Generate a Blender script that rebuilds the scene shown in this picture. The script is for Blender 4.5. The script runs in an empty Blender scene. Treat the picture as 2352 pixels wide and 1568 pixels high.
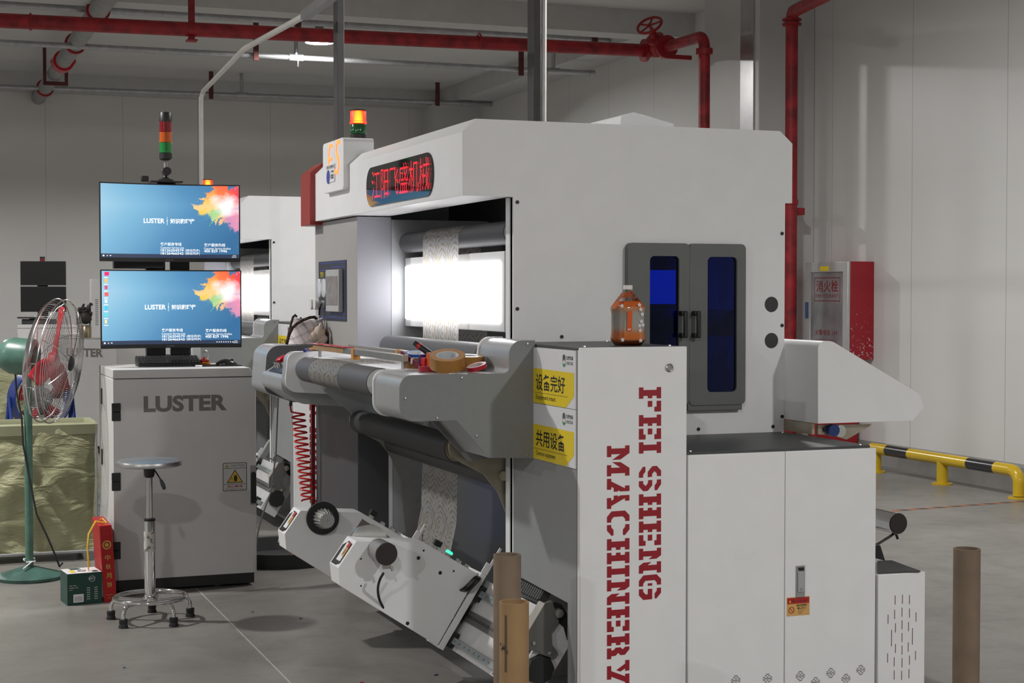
import bpy, math, random
from mathutils import Vector, Matrix
from mathutils.geometry import tessellate_polygon
random.seed(7)
C = bpy.context.scene.collection
PI = math.pi
s_, c_ = math.sin, math.cos
# ------------------------------------------------------------------ camera
F = 3700.0; CX, CY = 1176.0, 784.0; CAMH = 1.64
K = 1.058                       # surroundings scaled up about the camera against my first guess
LIFT = 0.0                      # height of the floor of the part being written above its own zero
PIT = math.radians(1.687); YAW = math.radians(20.663)
FW = Vector((s_(YAW)*c_(PIT), c_(YAW)*c_(PIT), -s_(PIT)))
RT = Vector((c_(YAW), -s_(YAW), 0)); UP = RT.cross(FW)
cam = bpy.data.cameras.new('camera'); camo = bpy.data.objects.new('camera', cam); C.objects.link(camo)
cam.sensor_width = 36.0; cam.lens = F/2352*36.0; cam.clip_start = 0.05; cam.clip_end = 200
M = Matrix((RT, UP, -FW)).transposed().to_4x4(); M.translation = (0, 0, CAMH); camo.matrix_world = M
bpy.context.scene.camera = camo
# ------------------------------------------------------------------ world, exposure, lamps
SC = bpy.context.scene
SC.view_settings.view_transform = 'Standard'; SC.view_settings.look = 'None'
SC.view_settings.exposure = 0.0; SC.view_settings.gamma = 1.0; SC.view_settings.use_curve_mapping = False
SC.cycles.max_bounces = 8; SC.cycles.transparent_max_bounces = 12; SC.cycles.caustics_reflective = False; SC.cycles.caustics_refractive = False
SC.cycles.sample_clamp_indirect = 4.0
w = bpy.data.worlds.new('world'); SC.world = w; w.use_nodes = True
w.node_tree.nodes['Background'].inputs[0].default_value = (0.9, 0.95, 1, 1); w.node_tree.nodes['Background'].inputs[1].default_value = 0.05
LAMPS = [(-7.2, -0.7, 400), (-1.6, 9.6, 290), (4.66, 18.86, 240), (-7.2, 9.5, 200), (-1.2, -0.7, 180), (4.9, -0.7, 315), (4.9, 9.6, 170),
         (-1.2, 19.0, 190), (-7.2, 19.0, 170)]
LAMPZ = 4.634
for x, y, e in LAMPS:
    l = bpy.data.lights.new('bay_light', 'AREA'); l.shape = 'DISK'; l.size = 0.28; l.energy = e; l.color = (1.0, 0.985, 0.965); l.spread = math.radians(174)
    o = bpy.data.objects.new('bay_light', l); C.objects.link(o); o.location = (x, y, LAMPZ - 0.02)

def ray(px, py):
    return FW + RT*((px-CX)/F) + UP*((CY-py)/F)
def at(px, py, X=None, Y=None, Z=None, D=None):      # the point of the place seen at a pixel, on a known plane
    d = ray(px, py)
    h = CAMH-LIFT
    t = X/d.x if X is not None else Y/d.y if Y is not None else (Z-h)/d.z if Z is not None else D
    return Vector((d.x*t, d.y*t, h + d.z*t))
# ------------------------------------------------------------------ materials
def lin(h):
    if not isinstance(h, str): return tuple(h)
    v = [int(h[i:i+2], 16)/255 for i in (0, 2, 4)]
    return tuple(x/12.92 if x <= .04045 else ((x+.055)/1.055)**2.4 for x in v)
MATS = {}
def mat(name, col, rough=.5, metal=0., var=.05, scale=8., emit=None, est=0., coat=0., bump=0., alpha=1., trans=0., spec=None, dirt=0.):
    if name in MATS: return MATS[name]
    m = bpy.data.materials.new(name); m.use_nodes = True; MATS[name] = m
    nt = m.node_tree; b = nt.nodes['Principled BSDF']; c = lin(col)
    tc = nt.nodes.new('ShaderNodeTexCoord'); n = nt.nodes.new('ShaderNodeTexNoise'); n.inputs['Scale'].default_value = scale; n.inputs['Detail'].default_value = 5
    nt.links.new(tc.outputs['Object'], n.inputs['Vector'])
    r = nt.nodes.new('ShaderNodeValToRGB'); r.color_ramp.elements[0].position = .35; r.color_ramp.elements[1].position = .65
    r.color_ramp.elements[0].color = tuple(x*(1-var) for x in c)+(1,); r.color_ramp.elements[1].color = tuple(min(1, x*(1+var)) for x in c)+(1,)
    nt.links.new(n.outputs['Fac'], r.inputs['Fac'])
    out = r.outputs['Color']
    if dirt:
        n2 = nt.nodes.new('ShaderNodeTexNoise'); n2.inputs['Scale'].default_value = 3.; n2.inputs['Detail'].default_value = 9; n2.inputs['Roughness'].default_value = .7
        nt.links.new(tc.outputs['Object'], n2.inputs['Vector'])
        r2 = nt.nodes.new('ShaderNodeValToRGB'); r2.color_ramp.elements[0].position = .6; r2.color_ramp.elements[1].position = .75
        r2.color_ramp.elements[0].color = (0, 0, 0, 1); r2.color_ramp.elements[1].color = (dirt, dirt, dirt, 1)
        nt.links.new(n2.outputs['Fac'], r2.inputs['Fac'])
        mx = nt.nodes.new('ShaderNodeMix'); mx.data_type = 'RGBA'; nt.links.new(r2.outputs['Color'], mx.inputs[0]); nt.links.new(out, mx.inputs[6])
        mx.inputs[7].default_value = tuple(x*.45 for x in c)+(1,); out = mx.outputs[2]
    nt.links.new(out, b.inputs['Base Color'])
    b.inputs['Roughness'].default_value = rough; b.inputs['Metallic'].default_value = metal
    if coat: b.inputs['Coat Weight'].default_value = coat
    if spec is not None: b.inputs['Specular IOR Level'].default_value = spec
    if emit is not None:
        b.inputs['Emission Color'].default_value = lin(emit)+(1,); b.inputs['Emission Strength'].default_value = est
    if trans: b.inputs['Transmission Weight'].default_value = trans
    if alpha < 1: b.inputs['Alpha'].default_value = alpha
    if bump:
        bp = nt.nodes.new('ShaderNodeBump'); bp.inputs['Strength'].default_value = bump; bp.inputs['Distance'].default_value = .01
        nt.links.new(n.outputs['Fac'], bp.inputs['Height']); nt.links.new(bp.outputs['Normal'], b.inputs['Normal'])
    return m
class NT:                                                   # small helper to write node maths
    def __init__(s, name):
        s.m = bpy.data.materials.new(name); s.m.use_nodes = True; s.t = s.m.node_tree; s.b = s.t.nodes['Principled BSDF']; MATS[name] = s.m
        s.tc = s.t.nodes.new('ShaderNodeTexCoord'); s.sep = s.t.nodes.new('ShaderNodeSeparateXYZ'); s.t.links.new(s.tc.outputs['Object'], s.sep.inputs[0])
        s.x, s.y, s.z = s.sep.outputs
        s.v = s.tc.outputs['Object']
    def put(s, i, v):
        if isinstance(v, bpy.types.NodeSocket): s.t.links.new(v, i)
        else: i.default_value = v
    def ma(s, op, a, b=0., c=0.):
        n = s.t.nodes.new('ShaderNodeMath'); n.operation = op
        for i, v in zip(n.inputs, (a, b, c)): s.put(i, v)
        return n.outputs[0]
    def comb(s, x, y, z):
        n = s.t.nodes.new('ShaderNodeCombineXYZ')
        for i, v in zip(n.inputs, (x, y, z)): s.put(i, v)
        return n.outputs[0]
    def noise(s, vec, sc, det=4., rough=.5, color=False, dist=0.):
        n = s.t.nodes.new('ShaderNodeTexNoise'); s.put(n.inputs['Vector'], vec); n.inputs['Scale'].default_value = sc; n.inputs['Detail'].default_value = det
        n.inputs['Roughness'].default_value = rough; n.inputs['Distortion'].default_value = dist
        return n.outputs['Color' if color else 'Fac']
    def ramp(s, f, els, interp='LINEAR'):
        n = s.t.nodes.new('ShaderNodeValToRGB'); n.color_ramp.interpolation = interp; e = n.color_ramp.elements
        while len(e) < len(els): e.new(.5)
        for k, (p, c) in zip(e, els): k.position = p; k.color = lin(c)+(1,)
        s.put(n.inputs[0], f); return n.outputs[0]
    def mix(s, f, a, b):
        n = s.t.nodes.new('ShaderNodeMix'); n.data_type = 'RGBA'; s.put(n.inputs[0], f)
        for i, v in ((6, a), (7, b)): s.put(n.inputs[i], v if isinstance(v, bpy.types.NodeSocket) else lin(v)+(1,))
        return n.outputs[2]
    def near(s, v, p, wd): return s.ma('LESS_THAN', s.ma('ABSOLUTE', s.ma('SUBTRACT', v, p)), wd)
# ------------------------------------------------------------------ meshes
class MB:
    def __init__(s): s.v = []; s.f = []; s.mi = []; s.m = 0
    def add(s, vs, fs):
        o = len(s.v); s.v += [Vector(p) for p in vs]; s.f += [tuple(i+o for i in f) for f in fs]; s.mi += [s.m]*len(fs); return s
    def box(s, a, b):
        (x0, x1), (y0, y1), (z0, z1) = [sorted(p) for p in zip(a, b)]
        return s.add([(x0,y0,z0),(x1,y0,z0),(x1,y1,z0),(x0,y1,z0),(x0,y0,z1),(x1,y0,z1),(x1,y1,z1),(x0,y1,z1)],
                     [(0,3,2,1),(4,5,6,7),(0,1,5,4),(1,2,6,5),(2,3,7,6),(3,0,4,7)])
    def obox(s, c, ax, ay, az, hx, hy, hz):                 # oriented box
        c = Vector(c); ax, ay, az = Vector(ax).normalized()*hx, Vector(ay).normalized()*hy, Vector(az).normalized()*hz
        return s.add([c+ax*i+ay*j+az*k for k in (-1,1) for i, j in ((-1,-1),(1,-1),(1,1),(-1,1))],
                     [(0,3,2,1),(4,5,6,7),(0,1,5,4),(1,2,6,5),(2,3,7,6),(3,0,4,7)])
    def plate(s, loop, off, holes=()):                      # planar loop (3D points), extruded by off, with holes
        off = Vector(off); loops = [[Vector(p) for p in loop]] + [[Vector(p) for p in h] for h in holes]
        tri = tessellate_polygon(loops); flat = [p for l in loops for p in l]; n = len(flat); o = len(s.v)
        s.v += flat + [p+off for p in flat]
        fs = [tuple(t) for t in tri] + [tuple(i+n for i in reversed(t)) for t in tri]; b = 0
        for l in loops:
            k = len(l)
            for i in range(k): fs.append((b+i, b+(i+1) % k, b+(i+1) % k+n, b+i+n))
            b += k
        s.f += [tuple(i+o for i in f) for f in fs]; s.mi += [s.m]*len(fs); return s
    def face(s, loop, holes=()):
        loops = [[Vector(p) for p in loop]] + [[Vector(p) for p in h] for h in holes]
        tri = tessellate_polygon(loops); o = len(s.v); s.v += [p for l in loops for p in l]
        s.f += [tuple(i+o for i in t) for t in tri]; s.mi += [s.m]*len(tri); return s
    def cyl(s, a, b, r, r2=None, n=24, caps=True):
        a, b = Vector(a), Vector(b); r2 = r if r2 is None else r2; d = (b-a).normalized(); q = d.orthogonal().normalized(); p = d.cross(q)
        vs = [a+(q*c_(2*PI*i/n)+p*s_(2*PI*i/n))*r for i in range(n)] + [b+(q*c_(2*PI*i/n)+p*s_(2*PI*i/n))*r2 for i in range(n)]
        fs = [(i, (i+1) % n, (i+1) % n+n, i+n) for i in range(n)]
        if caps: fs += [tuple(reversed(range(n))), tuple(range(n, 2*n))]
        return s.add(vs, fs)
    def pipe(s, a, b, r, ri, n=28):                         # open tube with wall
        a, b = Vector(a), Vector(b); d = (b-a).normalized(); q = d.orthogonal().normalized(); p = d.cross(q)
        ring = lambda c, rr: [c+(q*c_(2*PI*i/n)+p*s_(2*PI*i/n))*rr for i in range(n)]
        vs = ring(a, r)+ring(b, r)+ring(b, ri)+ring(a, ri)
        return s.add(vs, [(k*n+i, k*n+(i+1) % n, ((k+1) % 4)*n+(i+1) % n, ((k+1) % 4)*n+i) for k in range(4) for i in range(n)])
    def lathe(s, c, axis, prof, n=28, q=None):              # prof: (radius, height along axis)
        c = Vector(c); d = Vector(axis).normalized(); q = d.orthogonal().normalized() if q is None else Vector(q).normalized(); p = d.cross(q); vs = []; fs = []
        for r, h in prof:
            vs += [c+d*h+(q*c_(2*PI*i/n)+p*s_(2*PI*i/n))*r for i in range(n)]
        for k in range(len(prof)-1): fs += [(k*n+i, k*n+(i+1) % n, (k+1)*n+(i+1) % n, (k+1)*n+i) for i in range(n)]
        if prof[0][0] > 1e-5: fs.append(tuple(reversed(range(n))))
        if prof[-1][0] > 1e-5: fs.append(tuple(range((len(prof)-1)*n, len(prof)*n)))
        return s.add(vs, fs)
    def tube(s, pts, r, n=8, closed=False, caps=True):
        pts = [Vector(p) for p in pts]; k = len(pts); vs = []; fs = []; prev = None
        for i, p in enumerate(pts):
            if closed: t = pts[(i+1) % k]-pts[i-1]
            else: t = pts[min(i+1, k-1)]-pts[max(i-1, 0)]
            t.normalize()
            if prev is None: q = t.orthogonal().normalized()
            else:
                q = prev-t*prev.dot(t)
                q = q.normalized() if q.length > 1e-6 else t.orthogonal().normalized()
            prev = q; b = t.cross(q); rr = r[i] if isinstance(r, (list, tuple)) else r
            vs += [p+(q*c_(2*PI*j/n)+b*s_(2*PI*j/n))*rr for j in range(n)]
        for i in range(k if closed else k-1):
            a, b2 = i*n, ((i+1) % k)*n
            fs += [(a+j, a+(j+1) % n, b2+(j+1) % n, b2+j) for j in range(n)]
        if caps and not closed: fs += [tuple(reversed(range(n))), tuple(range((k-1)*n, k*n))]
        return s.add(vs, fs)
    def ring(s, c, axis, R, r, n=40, m=8):
        c = Vector(c); d = Vector(axis).normalized(); q = d.orthogonal().normalized(); p = d.cross(q)
        return s.tube([c+(q*c_(2*PI*i/n)+p*s_(2*PI*i/n))*R for i in range(n)], r, m, closed=True)
    def sph(s, c, r, sc=(1, 1, 1), n=16, m=10):
        c = Vector(c); vs = [c+Vector((0, 0, -r*sc[2]))]; fs = []
        for k in range(1, m):
            a = -PI/2+PI*k/m
            vs += [c+Vector((r*sc[0]*c_(a)*c_(2*PI*i/n), r*sc[1]*c_(a)*s_(2*PI*i/n), r*sc[2]*s_(a))) for i in range(n)]
        vs.append(c+Vector((0, 0, r*sc[2]))); t = len(vs)-1
        fs += [(0, 1+(i+1) % n, 1+i) for i in range(n)]
        for k in range(m-2): fs += [(1+k*n+i, 1+k*n+(i+1) % n, 1+(k+1)*n+(i+1) % n, 1+(k+1)*n+i) for i in range(n)]
        fs += [(1+(m-2)*n+i, 1+(m-2)*n+(i+1) % n, t) for i in range(n)]
        return s.add(vs, fs)
    def surf(s, grid, closed_u=False):                      # grid[v][u]
        nv, nu = len(grid), len(grid[0]); vs = [p for row in grid for p in row]
        fs = [(j*nu+i, j*nu+(i+1) % nu, (j+1)*nu+(i+1) % nu, (j+1)*nu+i) for j in range(nv-1) for i in range(nu if closed_u else nu-1)]
        return s.add(vs, fs)
    def text(s, body, o, u, v, h=None, wd=None, bold=0., shear=0., align='L'):   # flat lettering; o lower left, u and v unit directions
        vs, ts = glyphs(body, bold, shear)
        x0 = min(p[0] for p in vs); x1 = max(p[0] for p in vs); y0 = min(p[1] for p in vs); y1 = max(p[1] for p in vs)
        k = h/(y1-y0) if h else wd/(x1-x0); kx = wd/(x1-x0) if wd else k
        o, u, v = Vector(o), Vector(u).normalized(), Vector(v).normalized(); sh = -(x1-x0)*kx/2 if align == 'C' else -(x1-x0)*kx if align == 'R' else 0
        return s.add([o+u*((p[0]-x0)*kx+sh)+v*((p[1]-y0)*k) for p in vs], ts)
    def build(s, name, mats, parent=None, bevel=0., smooth=40, seg=2, solid=0., label=None, sub=0):
        me = bpy.data.meshes.new(name); og = ORG.get(rootof(parent), Vector()) if parent else Vector()
        me.from_pydata([tuple(p-og) for p in s.v], [], s.f)
        for m in (mats if isinstance(mats, (list, tuple)) else [mats]): me.materials.append(m)
        for p, i in zip(me.polygons, s.mi): p.material_index = i
        import bmesh
        bm = bmesh.new(); bm.from_mesh(me); bmesh.ops.recalc_face_normals(bm, faces=bm.faces); bm.to_mesh(me); bm.free()
        if smooth:
            me.polygons.foreach_set('use_smooth', [True]*len(me.polygons)); me.set_sharp_from_angle(angle=math.radians(smooth))
        o = bpy.data.objects.new(name, me); C.objects.link(o)
        if parent: o.parent = parent
        if bevel:
            b = o.modifiers.new('bevel', 'BEVEL'); b.width = bevel; b.segments = seg; b.limit_method = 'ANGLE'; b.angle_limit = math.radians(50)
        if solid:
            b = o.modifiers.new('solid', 'SOLIDIFY'); b.thickness = solid; b.offset = 0
        if sub:
            b = o.modifiers.new('sub', 'SUBSURF'); b.levels = sub; b.render_levels = sub
        if label: o['label'] = label
        return o
GL = {}
def glyphs(body, bold=0., shear=0.):
    k = (body, bold, shear)
    if k not in GL:
        cu = bpy.data.curves.new('t', 'FONT'); cu.body = body; cu.offset = bold; cu.shear = shear; cu.resolution_u = 4
        o = bpy.data.objects.new('t', cu); C.objects.link(o); bpy.context.view_layer.update()
        e = o.evaluated_get(bpy.context.evaluated_depsgraph_get()); me = e.to_mesh(); me.calc_loop_triangles()
        GL[k] = ([(v.co.x, v.co.y) for v in me.vertices], [tuple(t.vertices) for t in me.loop_triangles])
        e.to_mesh_clear(); bpy.data.objects.remove(o); bpy.data.curves.remove(cu)
    return GL[k]
ORG = {}
def rootof(o):
    while o.parent: o = o.parent
    return o
GROUPS = {'tape_roll': 'tape rolls on the table', 'cardboard_tube': 'cardboard tubes', 'monitor': 'monitors', 'screen_cabinet': 'screen cabinets', 'inspection_machine': 'inspection machines',
          'control_cabinet': 'lettered cabinets', 'unwind_stand': 'roll-holding stands', 'pipe_hanger': 'hangers on the ceiling pipes', 'sprinkler_pipe': 'galvanised ceiling pipes', 'steel_post': 'dark steel posts',
          'laundry_hamper': 'olive hampers', 'floor_scrap': 'scraps on the floor', 'air_hose': 'red coiled hoses', 'floor_tape': 'striped floor tape', 'monitor_stand': 'monitor stands', 'signal_tower': 'signal lights'}
def thing(name, label, cat, loc=(0, 0, 0), rz=None, group=None):
    o = bpy.data.objects.new(name, None); C.objects.link(o); o.empty_display_size = .1
    o.location = Vector(loc)+Vector((0, 0, LIFT)); ORG[o] = Vector(loc)
    if rz is not None: o.rotation_euler = (0, 0, rz); ORG[o] = Vector()      # parts of a turned thing are written in its own axes
    tag(o, label, cat, group); return o
def tag(o, label, cat, group=None):
    o['label'] = label; o['category'] = cat; group = group or GROUPS.get(o.name.split('.')[0])
    if group: o['group'] = group
    return o
def struct(o): o['kind'] = 'structure'; return o
def centre(o):                                              # put a single-mesh thing's origin at its base
    vs = [v.co for v in o.data.vertices]; lo = Vector([min(v[i] for v in vs) for i in range(3)]); hi = Vector([max(v[i] for v in vs) for i in range(3)])
    p = Vector(((lo.x+hi.x)/2, (lo.y+hi.y)/2, lo.z)); o.data.transform(Matrix.Translation(-p)); o.location = p+Vector((0, 0, LIFT)); return o
def dup(root, loc=None, rz=None, label=None, group=None, skip=()):
    r = root.copy(); C.objects.link(r)
    if loc is not None: r.location = loc
    if rz is not None: r.rotation_euler = (0, 0, rz)
    if label: r['label'] = label
    if group: r['group'] = group
    for ch in list(root.children):
        if ch.name.split('.')[0] in skip: continue
        c = ch.copy(); C.objects.link(c); c.parent = r
        for g in list(ch.children):
            if g.name.split('.')[0] in skip: continue
            d = g.copy(); C.objects.link(d); d.parent = c
    return r
def arc(c, u, v, r, a0, a1, n=8):
    c, u, v = Vector(c), Vector(u), Vector(v)
    return [c+u*(r*c_(math.radians(a0+(a1-a0)*i/n)))+v*(r*s_(math.radians(a0+(a1-a0)*i/n))) for i in range(n+1)]
def rrect(o, u, v, wd, h, r, n=5):                          # rounded rectangle, o = lower left corner
    o, u, v = Vector(o), Vector(u).normalized(), Vector(v).normalized(); pts = []
    for cx, cy, a in ((wd-r, h-r, 0), (r, h-r, 90), (r, r, 180), (wd-r, r, 270)):
        pts += arc(o+u*cx+v*cy, u, v, r, a, a+90, n)
    return pts
def circ(c, u, v, r, n=28):
    return arc(c, u, v, r, 0, 360*(n-1)/n, n-1)
def fillet(pts, rs, n=6):                                   # round the corners of a planar loop
    out = []; k = len(pts); pts = [Vector(p) for p in pts]
    for i, p in enumerate(pts):
        r = rs[i] if isinstance(rs, (list, tuple)) else rs
        if not r: out.append(p); continue
        a = (pts[i-1]-p).normalized(); b = (pts[(i+1) % k]-p).normalized(); th = a.angle(b); t = r/math.tan(th/2)
        t = min(t, (pts[i-1]-p).length*.49, (pts[(i+1) % k]-p).length*.49); r = t*math.tan(th/2)
        c = p+(a+b).normalized()*(r/s_(th/2)); v0 = p+a*t-c; v1 = p+b*t-c; ang = v0.angle(v1)
        for j in range(n+1):
            f = j/n
            out.append(c+(v0*s_((1-f)*ang)+v1*s_(f*ang))/s_(ang) if ang > 1e-4 else p)
    return out
def spline(pts, n=6):                                       # smooth curve through the points
    p = [Vector(q) for q in pts]; p = [p[0]*2-p[1]]+p+[p[-1]*2-p[-2]]; out = []
    for i in range(1, len(p)-2):
        for j in range(n):
            t = j/n; out.append(.5*((2*p[i])+(p[i+1]-p[i-1])*t+(2*p[i-1]-5*p[i]+4*p[i+1]-p[i+2])*t*t+(3*p[i]-p[i-1]-3*p[i+1]+p[i+2])*t**3))
    return out+[p[-2]]
XX, YY, ZZ = Vector((1, 0, 0)), Vector((0, 1, 0)), Vector((0, 0, 1))
# ------------------------------------------------------------------ palette
WHITE = mat('white_paint', (.80, .80, .805), .42, var=.015)
WHITED = mat('white_paint_scuffed', (.80, .80, .805), .42, var=.015, dirt=.12)
GREY = mat('grey_paint', (.215, .225, .228), .45, var=.02, scale=40)
SILVER = mat('silver_paint', (.46, .475, .485), .33, metal=.45, var=.02)
DGREY = mat('dark_grey_plate', (.055, .057, .06), .45, var=.12, scale=14)
DOORG = mat('door_grey', (.13, .135, .13), .5, var=.03)
BLACK = mat('black_plastic', (.012, .012, .013), .42)
BLACKR = mat('black_rubber', (.015, .015, .016), .6)
ROLLG = mat('roller_grey', (.08, .08, .086), .5, var=.04, scale=60)
ROLLK = mat('roller_black', (.022, .022, .024), .55)
STEEL = mat('steel', (.55, .55, .53), .25, metal=1.)
BRUSH = mat('brushed_steel', (.42, .41, .38), .38, metal=.9, var=.06, scale=20)
WARMST = mat('nickel_plate', (.40, .36, .28), .4, metal=.75, var=.08, scale=12)
CHROME = mat('chrome', (.72, .72, .72), .09, metal=1., var=.01)
GALV = mat('galvanised', (.42, .43, .44), .42, metal=.7, var=.1, scale=14)
RED = mat('red_paint', (.33, .012, .018), .4, var=.12, scale=6)
REDD = mat('red_paint_dusty', (.27, .012, .018), .55, var=.3, scale=5)
RUST = mat('dark_red_strap', (.09, .018, .016), .6, var=.2)
LETTER = mat('red_letter', (.30, .008, .018), .5, var=.02)
GLET = mat('grey_letter', (.16, .155, .14), .5, var=.02)
YEL = mat('sign_yellow', (.80, .60, .02), .5, var=.01)
PAPER = mat('sign_white', (.75, .75, .77), .45, var=.01)
INK = mat('black_ink', (.012, .012, .012), .6)
RUBRED = mat('bright_red_plastic', (.52, .008, .02), .3)
KRAFT = mat('kraft_card', (.30, .185, .085), .7, var=.08, scale=10)
KRAFT2 = mat('kraft_card_dull', (.20, .145, .10), .75, var=.10, scale=9)
KRAFT3 = mat('kraft_card_dark', (.15, .105, .07), .75, var=.12, scale=9)
LAMPW = mat('lamp_white', (.8, .8, .8), .5, emit=(1, .98, .95), est=9.)
# ------------------------------------------------------------------ the setting
XW, YB, ZC = 8.75, 25.4, 4.94
XL, YFR = -12.0, -9.0
t = NT('concrete_floor')
n1 = t.noise(t.v, .9, 6, .6); n2 = t.noise(t.v, 7, 6, .65); n3 = t.noise(t.v, 60, 3)
base = t.ramp(n1, [(.3, (.150, .142, .130)), (.55, (.215, .205, .190)), (.75, (.26, .25, .235))])
base = t.mix(t.ma('MULTIPLY', t.ramp(n2, [(.55, (0, 0, 0)), (.72, (1, 1, 1))]), .35), base, (.10, .095, .088))
jx = at(565, 1465, Z=0).x
line = t.near(t.x, jx, .004)
base = t.mix(t.ma('MULTIPLY', line, .7), base, (.45, .44, .42))
t.put(t.b.inputs['Base Color'], base)
t.put(t.b.inputs['Roughness'], t.ma('MULTIPLY_ADD', n2, .28, .20))
FLOOR = t.m
struct(MB().box((XL, YFR, -.1), (XW, YB, 0)).build('floor', FLOOR, smooth=0))
def panelwall(name, axis, per, off, col):
    t = NT(name); v = t.y if axis == 'y' else t.x
    q = t.ma('FRACT', t.ma('DIVIDE', t.ma('SUBTRACT', v, off), per))
    ln = t.ma('LESS_THAN', t.ma('ABSOLUTE', t.ma('SUBTRACT', q, .5)), .0028)
    n = t.noise(t.v, 1.3, 5)
    b = t.ramp(n, [(.3, tuple(x*.96 for x in col)), (.7, col)])
    t.put(t.b.inputs['Base Color'], t.mix(t.ma('MULTIPLY', ln, .6), b, (.2, .2, .2)))
    t.b.inputs['Roughness'].default_value = .36
    return t.m
WALLR = panelwall('wall_panels', 'y', 1.375, 11.32-.6875, (.70, .70, .685))
WALLB = panelwall('wall_panels_back', 'x', 1.15, .3, (.72, .715, .70))
CEIL = mat('ceiling_paint', (.62, .62, .61), .8, var=.03, scale=.6)
CEILD = mat('beam_paint', (.55, .55, .54), .8, var=.03)
struct(MB().box((XW, YFR, 0), (XW+.1, YB+.1, ZC)).build('wall_right', WALLR, smooth=0))
struct(MB().box((XL, YB, 0), (XW, YB+.1, ZC)).build('wall_back', WALLB, smooth=0))
struct(MB().box((XL-.1, YFR, 0), (XL, YB+.1, ZC)).build('wall_left', WALLR, smooth=0))
struct(MB().box((XL, YFR-.1, 0), (XW, YFR, ZC)).build('wall_front', WALLB, smooth=0))
struct(MB().box((XL-.1, YFR-.1, ZC), (XW+.1, YB+.1, ZC+.15)).build('ceiling', CEIL, smooth=0))
struct(MB().box((XL, 17.09, 4.655), (XW, 17.46, ZC)).build('trim_1', CEILD, smooth=0))          # cross beam
struct(MB().box((8.17, 17.46, 4.687), (XW, YB, ZC)).build('trim_2', CEILD, smooth=0))          # beam along the right wall
struct(MB().box((XL, 25.08, 4.677), (8.17, YB, ZC)).build('trim_3', CEILD, smooth=0))          # beam along the back wall
struct(MB().box((7.99, 24.7, 0), (XW, YB, 4.687)).build('wall_corner', CEIL, smooth=0))
PILL = mat('pillar_cladding', (.58, .575, .565), .4, var=.03, scale=1.5)
struct(MB().box((8.10, 14.41, 0), (XW, 15.6, ZC)).build('wall_pillar', PILL, bevel=.01))
p0 = at(1702, 200, X=8.095); p1 = at(1732, 200, X=8.095)
struct(MB().box((8.085, p1.y, 0), (8.105, p0.y, ZC)).build('trim_4', mat('stainless_strip', (.5, .5, .5), .3, metal=.9), smooth=0))
# grey kerb strip along the foot of the right wall
k = MB(); k.plate([(XW, 7, 0), (XW-.03, 7, 0), (XW-.03, 7, .19), (XW, 7, .215)], (0, 14.41-7, 0))
struct(k.build('baseboard_right', mat('kerb_grey', (.26, .255, .245), .55, var=.1, scale=5)))
k = MB(); k.box((XL, YB-.02, 0), (7.99, YB, .15)); struct(k.build('baseboard_back', MATS['kerb_grey']))
# hazard tape on the floor
t = NT('hazard_tape'); f = t.ma('FRACT', t.ma('MULTIPLY', t.ma('ADD', t.x, t.y), 5.5))
t.put(t.b.inputs['Base Color'], t.ramp(f, [(.0, (.42, .16, .07)), (.5, (.42, .16, .07)), (.55, (.05, .045, .045))])); t.b.inputs['Roughness'].default_value = .6
a = at(2063, 1172, Z=0); b = at(2352, 1151, Z=0); d = (b-a).normalized(); q = Vector((-d.y, d.x, 0))*.03; b = a+d*2.2; a = a-d*1.0
tag(centre(MB().add([a-q+ZZ*.001, b-q+ZZ*.001, b+q+ZZ*.001, a+q+ZZ*.001], [(0, 1, 2, 3)]).build('floor_tape', t.m, smooth=0)),
    'worn orange and black striped tape stuck across the grey floor', 'floor tape')
a = at(560, 1282, Z=0); b = at(640, 1276, Z=0); d = (b-a).normalized(); q = Vector((-d.y, d.x, 0))*.03; a = a-d*.9; b = b+d*.35
tag(centre(MB().add([a-q+ZZ*.001, b-q+ZZ*.001, b+q+ZZ*.001, a+q+ZZ*.001], [(0, 1, 2, 3)]).build('floor_tape', t.m, smooth=0)),
    'short end of striped floor tape showing behind the screen cabinet', 'floor tape')
# ---- high bay lamps (the one seen hangs under the back ceiling)
def bay_lamp(x, y, label):
    o = thing('bay_lamp', label, 'lamp', (x, y, LAMPZ), group='round lamps under the ceiling')
    MB().lathe((x, y, LAMPZ), ZZ, [(.165, .0), (.185, .0), (.185, .03), (.16, .05), (.06, .09), (.05, .2), (0, .2)]).build('housing', mat('lamp_housing', (.2, .2, .21), .5), o)
    MB().lathe((x, y, LAMPZ-.001), ZZ, [(0, -.003), (.165, -.003)]).build('diffuser', LAMPW, o)
    MB().cyl((x, y, LAMPZ+.19), (x, y, ZC+.005), .008, n=8).build('cord', BLACK, o)
bay_lamp(4.66, 18.86, 'round white lit lamp under the ceiling, partly behind the dark steel post')
# ------------------------------------------------------------------ pipes and posts under the ceiling
def strap(px, y0, y1, Y, label, red=RUST, wpx=10, foot=False):
    a = at(px, y1, Y=Y); o = thing('pipe_hanger', label, 'hanger', (a.x, a.y, a.z))
    hw = .03
    MB().box((a.x-hw, a.y-.02, a.z-.02), (a.x+hw, a.y+.02, ZC)).build('strap', red, o)
    if red is not RUST: MB().box((a.x-hw-.02, a.y-.06, a.z-.03), (a.x+hw+.02, a.y+.06, a.z-.015)).build('foot', red, o)
    else: MB().ring((a.x, a.y+.05, a.z+.06), XX, .045, .008, 18, 6).build('clamp', red, o)
    return o
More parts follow.
